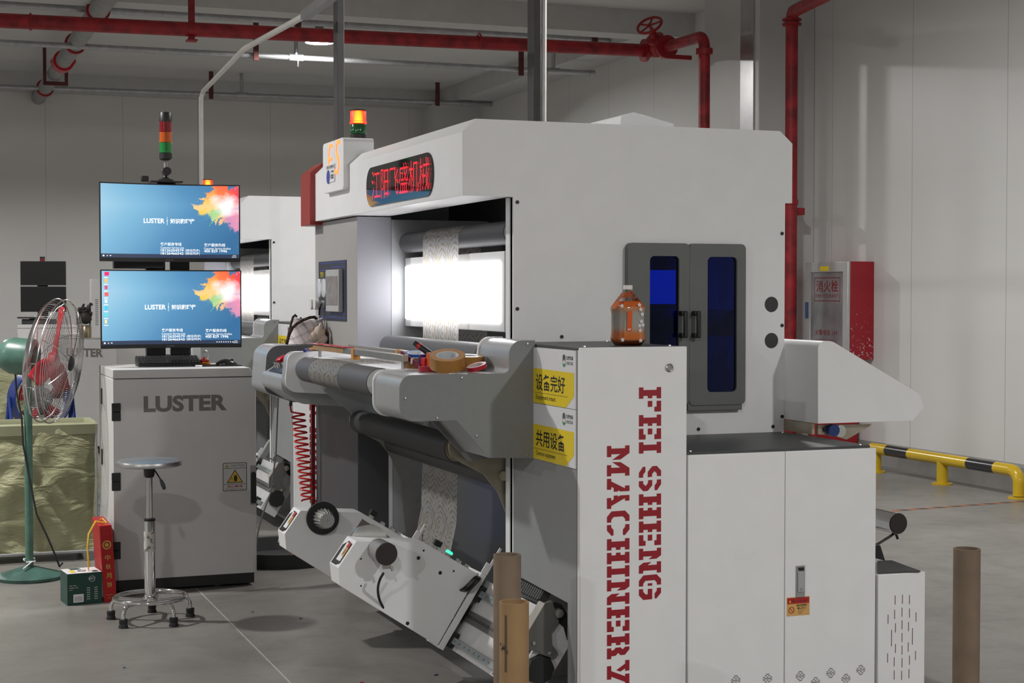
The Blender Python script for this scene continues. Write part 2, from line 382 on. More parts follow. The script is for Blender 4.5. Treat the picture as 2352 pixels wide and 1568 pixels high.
# galvanised sprinkler pipes, far to near
def branch(pa, pb, Y, r, label, drops=(), end=True):
    a, b = at(*pa, Y=Y), at(*pb, Y=Y); d = (b-a).normalized(); a0 = a-d*5
    o = thing('sprinkler_pipe', label, 'pipe', (b.x, b.y, b.z))
    MB().tube([a0, b], r, 14).build('pipe', GALV, o)
    if end: MB().cyl(b-d*.05, b+d*.02, r*1.25, n=14).build('end_cap', GALV, o)
    for px in drops:
        f = (px-pa[0])/(pb[0]-pa[0]); p = at(px, pa[1]+(pb[1]-pa[1])*f, Y=Y)
        MB().tube([p, (p.x, p.y, ZC-.003)], r*.75, 10).cyl((p.x-.09, p.y, p.z), (p.x+.09, p.y, p.z), r*1.3, n=12).build('riser', GALV, o)
    return o
branch((0, 199), (1155, 240), 24.1, .034, 'galvanised pipe across the ceiling, farthest back of the three', (555, 1072))
pa = branch((0, 97), (1362, 168), 19.42, .034, 'galvanised pipe across the ceiling between the farthest pipe and the red main', (680, 1271))
p = at(684, 150, Y=19.42)
MB().lathe((p.x, p.y, p.z-.02), ZZ, [(0, 0), (.035, .0), (.012, .02), (.02, .06), (.02, .1), (.012, .15)], 10).build('sprinkler_head', STEEL, pa)
branch((0, 9), (1490, 99), 18.26, .036, 'galvanised pipe running just above the red main pipe', (1448,))
for px, y0, y1, Y, lab in ((485, 125, 224, 24.05, 'dark red strap hanger above the left monitors, holding the farthest pipe'), (1005, 155, 240, 24.05, 'dark red strap hanger on the farthest pipe, near its right end'),
                           (588, 48, 135, 19.37, 'dark red strap hanger beside the pale diagonal conduit'), (1197, 75, 170, 19.37, 'dark red strap hanger just left of the thick post with the white conduit'),
                           (685, 0, 62, 18.21, 'dark red strap hanger near the slanting grey trunking'), (1367, 0, 97, 18.21, 'dark red strap hanger between the thick post and the red valve')):
    strap(px, y0, y1, Y, lab)
o = strap(440, 0, 88, 15.98, 'bright red hanger bar gripping the red fire main', red=REDD)
# the red fire main with its valve and riser
Ym = 15.98; A = at(0, 47, Y=Ym); B = at(1440, 108, Y=Ym); d = (B-A).normalized()
o = thing('fire_main_pipe', 'red fire main pipe with handwheel valve and riser beside the pillar', 'pipe', (7.67, 14.74, 0))
v0 = at(1500, 117, Y=Ym); e0 = at(1618, 82, Y=14.74)
MB().tube([A-d*5, A, v0], .07, 20).build('pipe', mat('red_pipe', (.30, .012, .018), .5, var=.35, scale=9), o)
for px in (70, 1100):
    p = at(px, 50+(px-70)*.043, Y=Ym); MB().ring(p, d, .074, .012, 24, 6).build('coupling', REDD, o)
v1 = v0.lerp(e0, .28); bend = (v0-d*.02)
k = MB().tube([v0-d*.08, v0, v0+(e0-v0)*.12, v1], .075, 18)
for q in (v0-d*.1, v1): k.cyl(q-(d if q != v1 else (e0-v0).normalized())*.02, q+(d if q != v1 else (e0-v0).normalized())*.02, .125, n=20)
vm = at(1515, 115, Y=Ym-.15); st = (at(1492, 58, Y=Ym-.3)-vm); k.lathe(vm, st, [(.1, -.02), (.1, .07), (.07, .12), (.1, .14), (.1, .17), (.05, .19), (.04, st.length*.7), (.015, st.length*.75), (.015, st.length+.02)], 16)
vb = k.build('valve', RED, o); hw = MB(); hw.ring(vm+st, st, .135, .015, 28, 8)
q = st.orthogonal().normalized(); p = st.normalized().cross(q)
for i in range(5): a = i*2*PI/5; hw.tube([vm+st, vm+st+(q*c_(a)+p*s_(a))*.135], .011, 6)
hw.build('handwheel', RED, vb)
pts = [v1, e0+(v1-e0).normalized()*.12]; dd = (e0-v1).normalized()
for i in range(9):
    a = PI/2*i/8; pts.append(e0+dd*(-.12+.12*s_(a))+Vector((0, 0, -.12*(1-c_(a)))))
pts.append(Vector((e0.x, e0.y, 0)))
MB().tube(pts, .058, 20).build('riser', MATS['red_pipe'], o)
k = MB()
for z in (e0.z-.16,): k.cyl((e0.x, e0.y, z-.03), (e0.x, e0.y, z+.03), .085, n=20)
k.build('coupling', RED, o)
MB().box((v0.x-.02, v0.y-.3, v0.z-.12), (v0.x+.32, v0.y-.24, v0.z-.075)).build('bracket', RED, o)
# second riser in front of the pillar
Yr = 14.02; T = at(1819, 30, Y=Yr); o = thing('fire_riser_pipe', 'dusty red riser pipe in front of the pillar, right of the big machine', 'pipe', (T.x, T.y, 0))
e = at(1900, -12, Y=Yr-1.6); pts = [Vector((T.x, T.y, 0)), Vector((T.x, T.y, T.z-.1))]
d2 = (e-T).normalized()
for i in range(1, 9): a = PI/2*i/8; pts.append(Vector((T.x, T.y, T.z-.1+.1*s_(a)))+Vector((d2.x, d2.y, 0))*.1*(1-c_(a)))
pts.append(e+d2*.6)
MB().tube(pts, .061, 20).build('pipe', MATS['red_pipe'], o)
z1 = at(1820, 48, Y=Yr).z; z2 = at(1820, 470, Y=Yr).z
MB().lathe((T.x, T.y, z1-.045), ZZ, [(.06, 0), (.095, 0), (.095, .02), (.07, .022), (.07, .043), (.095, .045), (.095, .065), (.06, .065)], 20).build('coupling', RED, o)
MB().cyl((T.x, T.y, z2), (T.x, T.y, z2+.05), .072, n=20).build('coupling', RED, o)
zb = at(1840, 485, Y=Yr).z
MB().box((T.x, T.y+.02, zb-.035), (T.x+.17, T.y+.36, zb+.035)).build('bracket', RED, o)
# grey drain pipe with red couplings
P0, P1 = at(207, -4, Z=4.60), at(98, 236, Z=4.60); P1.x = P0.x = (P0.x+P1.x)/2+.02
P0 = Vector((P0.x, P0.y-1.5, 4.60)); d = (P1-P0).normalized()
o = thing('drain_pipe', 'thick grey drain pipe with red couplings under the ceiling, upper left', 'pipe', (P1.x, P1.y, 4.50))
MB().cyl(P0, P1, .1, n=28).build('pipe', mat('grey_pipe', (.30, .30, .29), .55, var=.12, scale=6), o)
for py, wd, rr in ((20, .09, .125), (99, .09, .125), (142, .26, .132), (204, .09, .125)):
    t_ = (at(150, py, Z=4.60).y-P0.y); q = P0+d*t_
    k = MB().pipe(q-d*wd/2, q+d*wd/2, rr, .1, 28)
    if wd > .1:
        for s in (-1, 1):
            for i in (-.09, 0, .09): k.box((q.x+s*.125-.02, q.y+i-.018, q.z-.02), (q.x+s*.125+.025*s, q.y+i+.018, q.z+.02))
    k.build('coupling', RUBRED if wd > .1 else RED, o)
q = P0+d*(at(150, 168, Z=4.60).y-P0.y)
h = thing('pipe_hanger', 'dark red U-shaped bracket under the thick grey drain pipe', 'hanger', (q.x, q.y, 4.40))
MB().box((q.x-.16, q.y-.03, q.z-.17), (q.x+.16, q.y+.03, q.z-.12)).build('foot', RUST, h)
MB().box((q.x-.16, q.y-.03, q.z-.12), (q.x-.12, q.y+.03, ZC)).build('strap', RUST, h)
MB().box((q.x+.12, q.y-.03, q.z-.12), (q.x+.16, q.y+.03, q.z+.05)).build('strap', RUST, h)
# steel posts between the machines
POSTM = mat('post_grey', (.06, .058, .06), .6, var=.1)
def post(px, D, wx, wy, label, conduit=None):
    p = at(px, 300, D=D); o = thing('steel_post', label, 'post', (p.x, p.y, 0))
    k = MB(); k.box((p.x-wx/2, p.y-wy/2, .01), (p.x+wx/2, p.y+wy/2, ZC)); k.build('shaft', POSTM, o, bevel=.006)
    MB().box((p.x-.1, p.y-.1, 0), (p.x+.1, p.y+.1, .012)).build('base_plate', POSTM, o)
    if conduit: MB().cyl((p.x+wx/2+.018, p.y-wy/2+.02, .02), (p.x+wx/2+.03, p.y-wy/2+.02, ZC), .016, n=12).build('conduit', mat('pvc_white', (.62, .61, .58), .4), o, label='white plastic conduit')
    return p
post(779, 10.8, .052, .10, 'slim dark steel post rising behind the logo box of the machine')
post(1227, 10.3, .056, .105, 'thicker dark steel post with white conduit behind the machine roof', True)
o = thing('conduit', 'pale conduit rising behind the monitors and running forward overhead', 'conduit', at(463, 640, Y=14.75))
a = at(463, 415, Y=14.75); tp = at(463, 218, Y=14.75); zt = tp.z+.03; n1 = at(561, 112, Z=zt); n2 = at(700, 36, Z=zt)
MB().tube([(a.x, a.y, .02), (a.x, a.y, tp.z-.03), (tp.x+.01, tp.y-.03, zt), n1, n2], .021, 12).build('tube', MATS['pvc_white'], o)
n3 = at(790, -30, Z=zt); dd = (n3-n2).normalized()
MB().obox((n2+n3)/2, dd, dd.cross(ZZ), ZZ, (n3-n2).length/2, .028, .028).build('trunking', mat('trunking_grey', (.2, .2, .2), .5), o, label='square grey trunking end')
LIFT = .09; FL = -LIFT          # the machines are written from 9 cm above the floor
# ------------------------------------------------------------------ the inspection machine
YS, YF, YC, YE, YI = 6.2, 5.5, 7.976, 8.89, 6.292
XF, XB = 2.344, 2.123
ZT = 2.262
mach = thing('inspection_machine', 'large white inspection machine with a red dot-matrix sign, nearest the camera', 'machine', (XF, YS, 0))
P = lambda px, py: at(px, py, Y=YS)
# near side panel with door openings and two round holes
zb_ = FL+.02
outer = [(XB, 1.949), (XB, 2.2078), (2.179, ZT), (3.592, ZT), (3.653, 2.2087), (3.653, 1.949), (3.618, 1.949), (3.616, zb_), (XF, zb_), (XF, 1.949)]
outer = [Vector((x, YS, z)) for x, z in outer]
glassL = [P(1485, 588), P(1551, 897)]; glassR = [P(1617, 590), P(1683, 898)]
def winhole(g, Y, grow=0.): return rrect((g[0].x-grow, Y, g[1].z-grow), XX, ZZ, g[1].x-g[0].x+2*grow, g[0].z-g[1].z+2*grow, .02+grow)
holes = [winhole(glassL, YS, .02), winhole(glassR, YS, .02)]
rh = [P(1772, 699), P(1772, 782)]
holes += [circ(p, XX, ZZ, .034) for p in rh]
sp = MB().plate(outer, (0, YI-YS-.06, 0), holes).build('side_panel', WHITED, mach, bevel=.0015)
k = MB(); k.box((XF, YI-.06, FL+.02), (XF+.02, YI, 1.949)); k.box((XF+.0, YS+.01, FL+.02), (XF+.012, YI-.05, 1.949)); k.build('panel_flange', WHITE, mach, bevel=.002)
for p in [(1188, 464), (1188, 709), (1290, 773), (1796, 747), (1796, 536), (1796, 956), (1775, 979), (1604, 985)]:
    q = P(*p); MB().cyl((q.x, YS-.004, q.z), (q.x, YS+.002, q.z), .0075, n=14).build('bolt', BLACK, mach)
for p in rh:
    MB().lathe((p.x, YS+.001, p.z), YY, [(.0336, .002), (.030, .05), (0, .05)], 24).build('shaft_hole', mat('hole_dark', (.035, .035, .037), .5), mach)
    MB().lathe((p.x+.004, YS+.046, p.z), -YY, [(.030, 0), (.014, .018), (.014, .038), (.010, .040), (.004, .040), (.004, .037), (0, .037)], 6).build('shaft_end', mat('shaft_steel', (.42, .42, .42), .3, metal=.8), mach, smooth=15)
# far side panel, roof, back plate
fp = [(XF+.001, 1.932), (2.87, 1.932), (2.90, 1.905), (3.653, 1.905), (3.653, FL+.02), (XF+.001, FL+.02)]
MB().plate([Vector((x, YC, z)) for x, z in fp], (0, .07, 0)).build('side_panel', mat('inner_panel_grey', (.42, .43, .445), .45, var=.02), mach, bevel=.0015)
q = MB(); q.box((2.34, YI-.059, ZT-.018), (3.592, YE, ZT-.001)); q.box((XF, YE-.02, FL+.02), (3.653, YE, ZT-.02)); q.build('roof_plate', WHITE, mach)
q = MB(); q.box((3.60, YI-.06, FL+.02), (3.615, YE-.02, 2.1)); q.build('back_plate', WHITE, mach)
# roof hatch
a, b = at(1421, 284, Y=6.7), at(1552, 290, Y=6.7)
hp = [at(1421, 286, Y=6.7), at(1427, 266, Y=6.7), at(1455, 258, Y=6.7), at(1548, 284, Y=6.7), at(1552, 292, Y=6.7)]
hp = [Vector((p.x, 6.7, max(p.z, ZT) if i in (0, 4) else p.z)) for i, p in enumerate(hp)]; hp[0].z = hp[4].z = ZT
MB().plate(hp, (0, .5, 0)).build('roof_cover', WHITE, mach, bevel=.002)
# front beam
bp = [(XB, 1.949), (XB, 2.2078), (2.179, ZT), (XF+.04, ZT), (XF+.04, 2.235), (XB+.03, 2.18), (XB+.03, 1.975), (XF, 1.96), (XF, 1.949)]
YB1 = 8.70
MB().plate([Vector((x, YI-.059, z)) for x, z in [(XB, 1.95), (XB, 2.2078), (2.179, ZT), (2.34, ZT), (2.34, 1.95)]], (0, YB1-YI+.059, 0)).build('front_beam', WHITE, mach, bevel=.0015)
# red end cap
k = MB().plate([Vector((x, YB1, z)) for x, z in [(XB-.03, 1.93), (XB-.03, 2.215), (2.165, ZT+.01), (2.36, ZT+.01), (2.36, 1.93)]], (0, .22, 0))
k.build('end_cap', mat('red_cap', (.30, .025, .02), .35, var=.03), mach, bevel=.003)
# LED sign
X0 = XB-.002
l0 = at(843, 430, X=X0); l1 = at(996, 400, X=X0)
yl, yr = l0.y, l1.y; zt = at(996, 346, X=X0).z; zl = at(996, 448, X=X0).z
ledm = mat('display_glass', (.008, .008, .008), .06, coat=.5, var=0.)
led = MB().plate(rrect((X0+.004, yl, zl), -YY, ZZ, yl-yr, zt-zl, .085, 8), (-.008, 0, 0)).build('led_display', ledm, mach, bevel=.002)
vs, ts = glyphs('江阳飞盛机械', -.004); gx0 = min(v[0] for v in vs); gx1 = max(v[0] for v in vs); gy0 = min(v[1] for v in vs); gy1 = max(v[1] for v in vs)
NC, NR = 96, 30; dots = set()
for tri in ts:
    (ax, ay), (bx, by), (cx, cy) = [((vs[i][0]-gx0)/(gx1-gx0)*NC, (vs[i][1]-gy0)/(gy1-gy0)*NR) for i in tri]
    den = (by-cy)*(ax-cx)+(cx-bx)*(ay-cy)
    if abs(den) < 1e-9: continue
    for i in range(int(min(ax, bx, cx)), int(max(ax, bx, cx))+1):
        for j in range(int(min(ay, by, cy)), int(max(ay, by, cy))+1):
            l_1 = ((by-cy)*(i+.5-cx)+(cx-bx)*(j+.5-cy))/den; l_2 = ((cy-ay)*(i+.5-cx)+(ax-cx)*(j+.5-cy))/den
            if l_1 >= 0 and l_2 >= 0 and l_1+l_2 <= 1: dots.add((i, j))
k = MB(); ya, yb = at(858, 420, X=X0).y, at(990, 420, X=X0).y; za, zz_ = zl+.028, zt-.02
for i, j in dots:
    y = ya+(yb-ya)*(i+.5)/NC; z = za+(zz_-za)*(j+.5)/NR
    k.add(arc((X0-.0095, y, z), YY, ZZ, .0025, 0, 300, 5), [(0, 1, 2, 3, 4, 5)])
k.build('led_lettering', mat('led_red', (.3, 0, .01), .5, emit=(1., .012, .03), est=2.6), led, smooth=0)
# logo box
XLg = XB-.03
def L(px, py): return at(px, py, X=XLg)
b0, b1, b2, b3 = L(742, 443), L(789, 436), L(799, 311), L(748, 330)
yl, yr, z0, z1 = b0.y, b1.y, (b0.z+b1.z)/2, b2.z
lb = MB().plate(rrect((XLg, yl, z0), -YY, ZZ, yl-yr, z1-z0, .025), (.16, 0, 0)).build('logo_box', WHITE, mach, bevel=.008, seg=3)
em = mat('orange_neon', (.8, .2, .05), .5, emit=(1., .20, .02), est=1.8)
MB().text('F', (XLg-.003, L(753, 405).y, L(757, 405).z), -YY, ZZ, h=.165, wd=.105, shear=.25, bold=-.012).build('logo_letter', em, lb, smooth=0)
MB().text('S', (XLg-.003, L(769, 405).y, L(767, 402).z), -YY, ZZ, h=.175, wd=.115, shear=.25, bold=-.012).build('logo_letter', em, lb, smooth=0)
s0 = L(751, 421); s1 = L(769, 375); k = MB(); k.box((XLg-.004, s0.y, s0.z), (XLg-.001, L(770, 400).y, s1.z)); st = k.build('sticker', PAPER, lb)
yy0, yy1 = s0.y, L(770, 400).y; hh = s1.z-s0.z
k = MB().face(circ((XLg-.0046, yy0-(yy0-yy1)*.25, s0.z+hh*.33), YY, ZZ, .036)); k.build('sticker_badge', mat('badge_blue', (.03, .05, .30), .5), lb, smooth=0)
k = MB().box((XLg-.0046, yy0-.004, s1.z-hh*.24), (XLg-.0042, yy1+.004, s1.z-.005)); k.m = 1
k.text('设备编号', (XLg-.0047, yy0-(yy0-yy1)*.1, s1.z-hh*.2), -YY, ZZ, wd=(yy0-yy1)*.8, h=hh*.14, bold=.02)
k.text('2号机', (XLg-.0047, yy0-(yy0-yy1)*.55, s0.z+hh*.52), -YY, ZZ, wd=(yy0-yy1)*.36, h=hh*.12, bold=.02)
k.text('02', (XLg-.0047, yy0-(yy0-yy1)*.55, s0.z+hh*.18), -YY, ZZ, wd=(yy0-yy1)*.36, h=hh*.24, bold=.04)
k.build('sticker_print', [mat('print_grey', (.45, .45, .46), .5), INK], lb, smooth=0)
# signal light on the beam
def signal(parent, base, r, seq, pole=.0, cap=True, mount=True):
    x, y, z = base; k = MB().lathe((x, y, z), ZZ, [(.3*r, 0), (.3*r, pole), (.9*r, pole+.01), (1.0*r, pole+.03), (1.0*r, pole+.07), (0, pole+.07)], 24); sl = k.build('signal_light', BLACK, parent)
    h = pole+.07
    for m_, hh in seq:
        MB().lathe((x, y, z+h), ZZ, [(.95*r, 0), (1.04*r, .003), (1.04*r, .012), (.97*r, .014), (.97*r, hh-.004), (.9*r, hh), (0, hh)], 28).build('light_segment', m_, sl); h += hh
    if cap: MB().lathe((x, y, z+h), ZZ, [(1.02*r, 0), (1.02*r, .018*cap), (.95*r, .024*cap), (0, .024*cap)], 28).build('light_cap', BLACK, sl)
    return sl
def lens(name, col, est=0., e=None): return mat(name, col, .15, var=0., emit=e or col, est=est, coat=.6)
LRED = lens('lens_red', (.22, .006, .012), .0); LORG = lens('lens_orange', (.55, .10, .008), .0); LGRN = lens('lens_green', (.012, .22, .045), .0)
LGRD = lens('lens_green_dark', (.008, .09, .025), .0)
t = NT('lens_lit'); fz = t.ma('ABSOLUTE', t.ma('SUBTRACT', t.z, 0))
lit = t.m; t.b.inputs['Base Color'].default_value = (.5, .05, .01, 1); lw = t.t.nodes.new('ShaderNodeLayerWeight'); lw.inputs[0].default_value = .5
t.put(t.b.inputs['Emission Color'], t.ramp(lw.outputs['Facing'], [(.0, (1, .50, .03)), (.10, (1, .30, .012)), (.25, (1, .04, .01)), (.6, (.8, .01, .01))])); t.b.inputs['Emission Strength'].default_value = 2.0
sb = at(823, 372, X=2.24); pole_h = at(823, 318, X=2.24).z-sb.z
signal(mach, (sb.x, sb.y, ZT-.02), .043, [(LGRD, at(823, 285, X=2.24).z-at(823, 309, X=2.24).z), (lit, at(823, 255, X=2.24).z-at(823, 285, X=2.24).z)], pole=at(823, 309, X=2.24).z-ZT+.02-.07, cap=.3)
# far control column
XC = 2.163
k = MB(); k.box((XC+.001, YC+.001, .20), (XF, YE-.022, 1.16)); k.build('column_base', mat('column_shaded_grey', (.055, .056, .06), .45, var=.02), mach, bevel=.003)  # lower column: grey paint, darkened further to stand for the shadow on it
k = MB(); k.box((XC, YC, 1.16), (XF, YE-.021, 1.945)); col = k.build('control_column', mat('column_grey', (.36, .345, .33), .45, var=.02), mach, bevel=.003)
k = MB(); k.box((XC+.001, YC-.002, 1.02), (XF-.001, YC-.0005, 1.944)); k.build('column_side', mat('column_side_grey', (.30, .30, .33), .45, var=.01), mach)
def KP(px, py): return at(px, py, X=XC-.003)
kq = [KP(732, 601), KP(795, 597), KP(795, 739), KP(732, 733)]
yl, yr, z0, z1 = kq[0].y, kq[1].y, (kq[2].z+kq[3].z)/2, (kq[0].z+kq[1].z)/2; wy = yl-yr
pan = MB().box((XC-.004, yr, z0), (XC, yl, z1)).build('control_panel', mat('panel_navy', (.025, .03, .05), .4), mach)
U = lambda fx, fz, dx=.005: Vector((XC-dx, yl-fx*wy, z0+fz*(z1-z0)))
k = MB(); k.box(U(.44, .15, .03), U(.9, .85, .004)); pcm = k.build('touch_screen', mat('hmi_grey', (.38, .38, .37), .45), pan, bevel=.004)
k = MB(); k.box(U(.46, .26, .032), U(.87, .74, .0301)); k.build('screen_face', mat('hmi_screen', (.20, .19, .19), .25, var=.15, scale=25), pan)
k = MB()
for f0, f1, fz in ((.03, .98, .965), (.46, .95, .89), (.06, .42, .845), (.06, .44, .17), (.47, .95, .11), (.03, .98, .05)): k.box(U(f0, fz, .0048), U(f1, fz+.008, .004))
k.build('panel_lines', mat('line_blue', (.05, .08, .45), .5), pan)
k = MB(); k.text('气压指示', U(.07, .755), -YY, ZZ, wd=wy*.13, h=.022, bold=.03); k.text('气压调节', U(.26, .755), -YY, ZZ, wd=wy*.13, h=.022, bold=.03)
k.text('Pressure', U(.07, .733), -YY, ZZ, wd=wy*.13, h=.008); k.text('Pressure', U(.26, .733), -YY, ZZ, wd=wy*.13, h=.008)
k.build('panel_print', mat('print_yellow', (.5, .42, .02), .5), pan, smooth=0)
for fx in (.13, .315):
    c = U(fx, .545, .004); MB().lathe(c, -XX, [(.052, 0), (.052, .018), (.047, .022), (0, .022)], 24).build('pressure_gauge', mat('gauge_face', (.55, .57, .6), .2), pan)
for fx in (.05, .2):
    c = U(fx, .27, .004); MB().lathe(c, -XX, [(.02, 0), (.02, .03), (.03, .032), (.03, .055), (0, .055)], 18).build('valve_knob', mat('knob_white', (.6, .6, .58), .4), pan)
p = KP(757, 728); MB().tube([U(.3, .28, .03), U(.33, .2, .05), U(.3, .1, .045), U(.27, .16, .04), U(.26, .26, .03)], .0045, 8).build('cable_loop', BLACK, pan)
k = MB(); k.box((XF-.016, YC-.004, FL+.02), (XF+.004, YC-.0005, 1.0)); k.build('panel_flange', WHITE, mach)
# red strip panel beside the far column
k = MB(); k.box((XC-.02, YE-.005, .25), (XC, YE+.02, 1.0))
rs = k.build('side_strip', mat('strip_red', (.20, .012, .018), .45, var=.2, scale=5), mach)
k = MB()
r0 = at(720, 960, X=XC-.022); r1 = at(735, 960, X=XC-.022)
# inner partition between the side panels (dark blue grey) and floor tray
k = MB(); k.box((2.95, YI, 1.5), (2.965, YE-.03, 2.24)); k.build('inner_partition', mat('inner_dark', (.16, .165, .17), .6), mach)
# rollers
def roller(name, x, z, r, y0, y1, m, endm=SILVER, shaft=.02):
    k = MB().cyl((x, y0, z), (x, y1, z), r, n=40); ro = k.build(name, m, mach)
    for y, s in ((y0, -1), (y1, 1)): MB().lathe((x, y+s*.0005, z), YY*s, [(r-.003, 0), (r-.003, .003), (r*.5, .004), (shaft, .005), (shaft, .05)], 28).build('roller_end', endm, ro)
    return ro
RT_X, RT_Z, RT_R = 2.425, 1.812, .052
roller('guide_roller', RT_X, RT_Z, RT_R, 6.40, 7.93, ROLLG)
roller('guide_roller', 2.53, 1.70, .035, 6.34, 7.93, ROLLK)
RM = (2.285, 1.288, .055); roller('guide_roller', *RM, 6.36, 7.80, ROLLG)
RFr = (1.862, 1.178, .062); roller('front_roller', *RFr, 6.50, 7.80, ROLLG)
RL = (2.155, .905, .058); roller('black_roller', *RL, 6.36, 7.88, ROLLK, endm=WARMST)
RG = (2.335, .79, .052); roller('lower_roller', *RG, 6.34, 7.90, mat('roller_dark', (.045, .043, .042), .55), endm=WARMST)
# light box
k = MB(); k.box((2.415, 6.50, 1.385), (2.50, 7.965, 1.735)); lbx = k.build('light_box', WHITE, mach, bevel=.004)
k = MB(); k.box((2.409, 6.545, 1.425), (2.414, 7.945, 1.69)); k.build('diffuser', mat('light_panel', (.8, .8, .8), .5, emit=(.97, .97, 1.), est=6.5), lbx)
k = MB(); k.tube([(2.43, 6.47, 1.65), (2.43, 6.44, 1.63), (2.43, 6.44, 1.47), (2.43, 6.47, 1.45)], .008, 8); k.build('box_handle', mat('handle_grey', (.4, .39, .38), .4), lbx)
k = MB(); k.tube([(2.45, 7.96, 1.62), (2.43, 7.985, 1.58), (2.43, 7.985, 1.47), (2.46, 7.96, 1.42)], .009, 8); k.build('cable_loop', BLACK, lbx)
# printed web
t = NT('printed_web'); u = t.ma('MULTIPLY', t.y, 5.4); ur = t.ma('FRACT', u); un = t.ma('FLOOR', u)
z2 = t.ma('MULTIPLY', t.ma('ADD', t.z, t.x), 3.2)
vv = t.comb(t.ma('MULTIPLY', ur, 1.0), z2, 0.)
dx = t.ma('SUBTRACT', ur, .5); dz = t.ma('SUBTRACT', t.ma('FRACT', z2), .5)
rad = t.ma('SQRT', t.ma('ADD', t.ma('MULTIPLY', dx, dx), t.ma('MULTIPLY', t.ma('MULTIPLY', dz, dz), 2.8)))
wob = t.noise(vv, 3.2, 3, .5, dist=.6)
ringp = t.ma('SINE', t.ma('MULTIPLY_ADD', rad, 46., t.ma('MULTIPLY', wob, 7.)))
mask = t.ma('GREATER_THAN', ringp, .15); blot = t.ma('GREATER_THAN', t.noise(vv, 5., 5, .65, dist=.8), .47)
pat = t.ma('MULTIPLY', mask, blot); g2 = t.noise(vv, 2.2, 2)
cl = t.ramp(g2, [(.4, (.38, .37, .345)), (.58, (.44, .375, .235))])
t.put(t.b.inputs['Base Color'], t.mix(pat, (.60, .59, .585), cl)); t.b.inputs['Roughness'].default_value = .35; WEBM = t.m
_c = t.b.inputs['Base Color'].links[0].from_socket; _tl = t.t.nodes.new('ShaderNodeBsdfTranslucent'); t.t.links.new(_c, _tl.inputs[0])
_mx = t.t.nodes.new('ShaderNodeMixShader'); _mx.inputs[0].default_value = .62; _o = [n for n in t.t.nodes if n.type == 'OUTPUT_MATERIAL'][0]
t.t.links.new(t.b.outputs[0], _mx.inputs[1]); t.t.links.new(_tl.outputs[0], _mx.inputs[2]); t.t.links.new(_mx.outputs[0], _o.inputs[0])
y0, y1 = 6.98, 7.52
def webstrip(path): return [[Vector((x, y, z)) for y in (y0, y0+.18, y1-.18, y1)] for x, z in path]
pr_ = []
for i in range(13): a = math.radians(180-15*i); pr_.append((RT_X+(RT_R+.002)*c_(a), RT_Z+(RT_R+.002)*s_(a)))
path = [(2.402, 1.20), (2.402, 1.735), (2.40, 1.74)]+pr_[:]+[(2.50, 1.74)]
path2 = [(2.402, 1.738)]+pr_+[(RT_X+RT_R+.004, 1.74), (2.57, 1.62)]
web = MB(); web.surf(webstrip([(2.51, 1.22), (2.51, 1.384)]))
# in front of the light box the web hangs from the top roller, down past the lamp face
web.surf(webstrip([(2.371, 1.18), (2.371, 1.4), (2.371, RT_Z)]+pr_+[(RT_X+RT_R+.002, 1.7)]))
y0, y1 = 6.75, 7.3
web.surf(webstrip([(2.565, 1.60), (2.565, 1.74)]))
y0, y1 = 6.98, 7.52
pf = []
for i in range(15): a = math.radians(80+13*i); pf.append((RFr[0]+(RFr[2]+.002)*c_(a), RFr[1]+(RFr[2]+.002)*s_(a)))
web.surf(webstrip([(2.2, 1.238)]+pf+[(2.0, 1.085), (2.2, 1.07), (2.225, 1.05), (2.225, .93)]))
web.surf(webstrip([(RL[0]+.03, .965), (RG[0]+.045, .82), (RG[0]+RG[2]-.02, .76), (2.36, .5), (2.33, .36), (2.30, .25), (2.29, .05)]))
web.build('printed_web', WEBM, mach, label='pale web printed with beige scrolls')
# ---- casings and table of the machine
YL = 5.96
def Lp(px, py): q = at(px, py, Y=YL); return Vector((q.x, YL, q.z))
prof = [Vector((XF, YL, 1.366)), Vector((2.235, YL, 1.366)), Vector((2.235, YL, 1.237)), Vector((1.783, YL, 1.237)), Vector((1.783, YL, 1.057)), Vector((2.015, YL, 1.057)), Vector((2.15, YL, .905)), Vector((XF, YL, .897))]
pl = fillet(prof, [0, .055, .025, .05, .06, 0, 0, 0], 7)
YN = 6.32
k = MB().plate(pl, (0, YN-YL-.012, 0)); k.build('side_casing', SILVER, mach, bevel=.002)
k = MB().plate([p-YY*.003 for p in pl], (0, .004, 0)); k.build('casing_face', GREY, mach)
k = MB().plate([p+YY*(YN-YL-.012) for p in fillet([p+Vector((-.006, 0, .006)) if i in (0, 1, 2, 3) else p+Vector((-.006, 0, -.006)) if i == 4 else p for i, p in enumerate(prof)], [0, .055, .025, .05, .06, 0, 0, 0], 7)], (0, .014, 0)); k.build('casing_edge', WHITE, mach)
for p in [(1211, 790), (1060, 868), (930, 915), (1003, 960), (1094, 1001), (1210, 1044), (1228, 925)]:
    q = Lp(*p); MB().lathe((q.x, YL-.003, q.z), -YY, [(.006, 0), (.005, .003), (0, .004)], 10).build('screw', STEEL, mach)
GUS = mat('gusset_grey', (.22, .22, .22), .45)
# gusset under the casing
g = [Vector((1.985, 0, 1.056)), Vector((2.015, 0, 1.056)), Vector((2.15, 0, .905)), Vector((2.165, 0, .86))]
k = MB().plate([Vector((p.x, YN-.06, p.z)) for p in [Vector((1.985, 0, 1.057)), Vector((2.05, 0, 1.057)), Vector((2.25, 0, .87)), Vector((2.17, 0, .86))]], (0, .012, 0)); k.build('gusset', mat('gusset_grey', (.22, .22, .22), .45), mach)
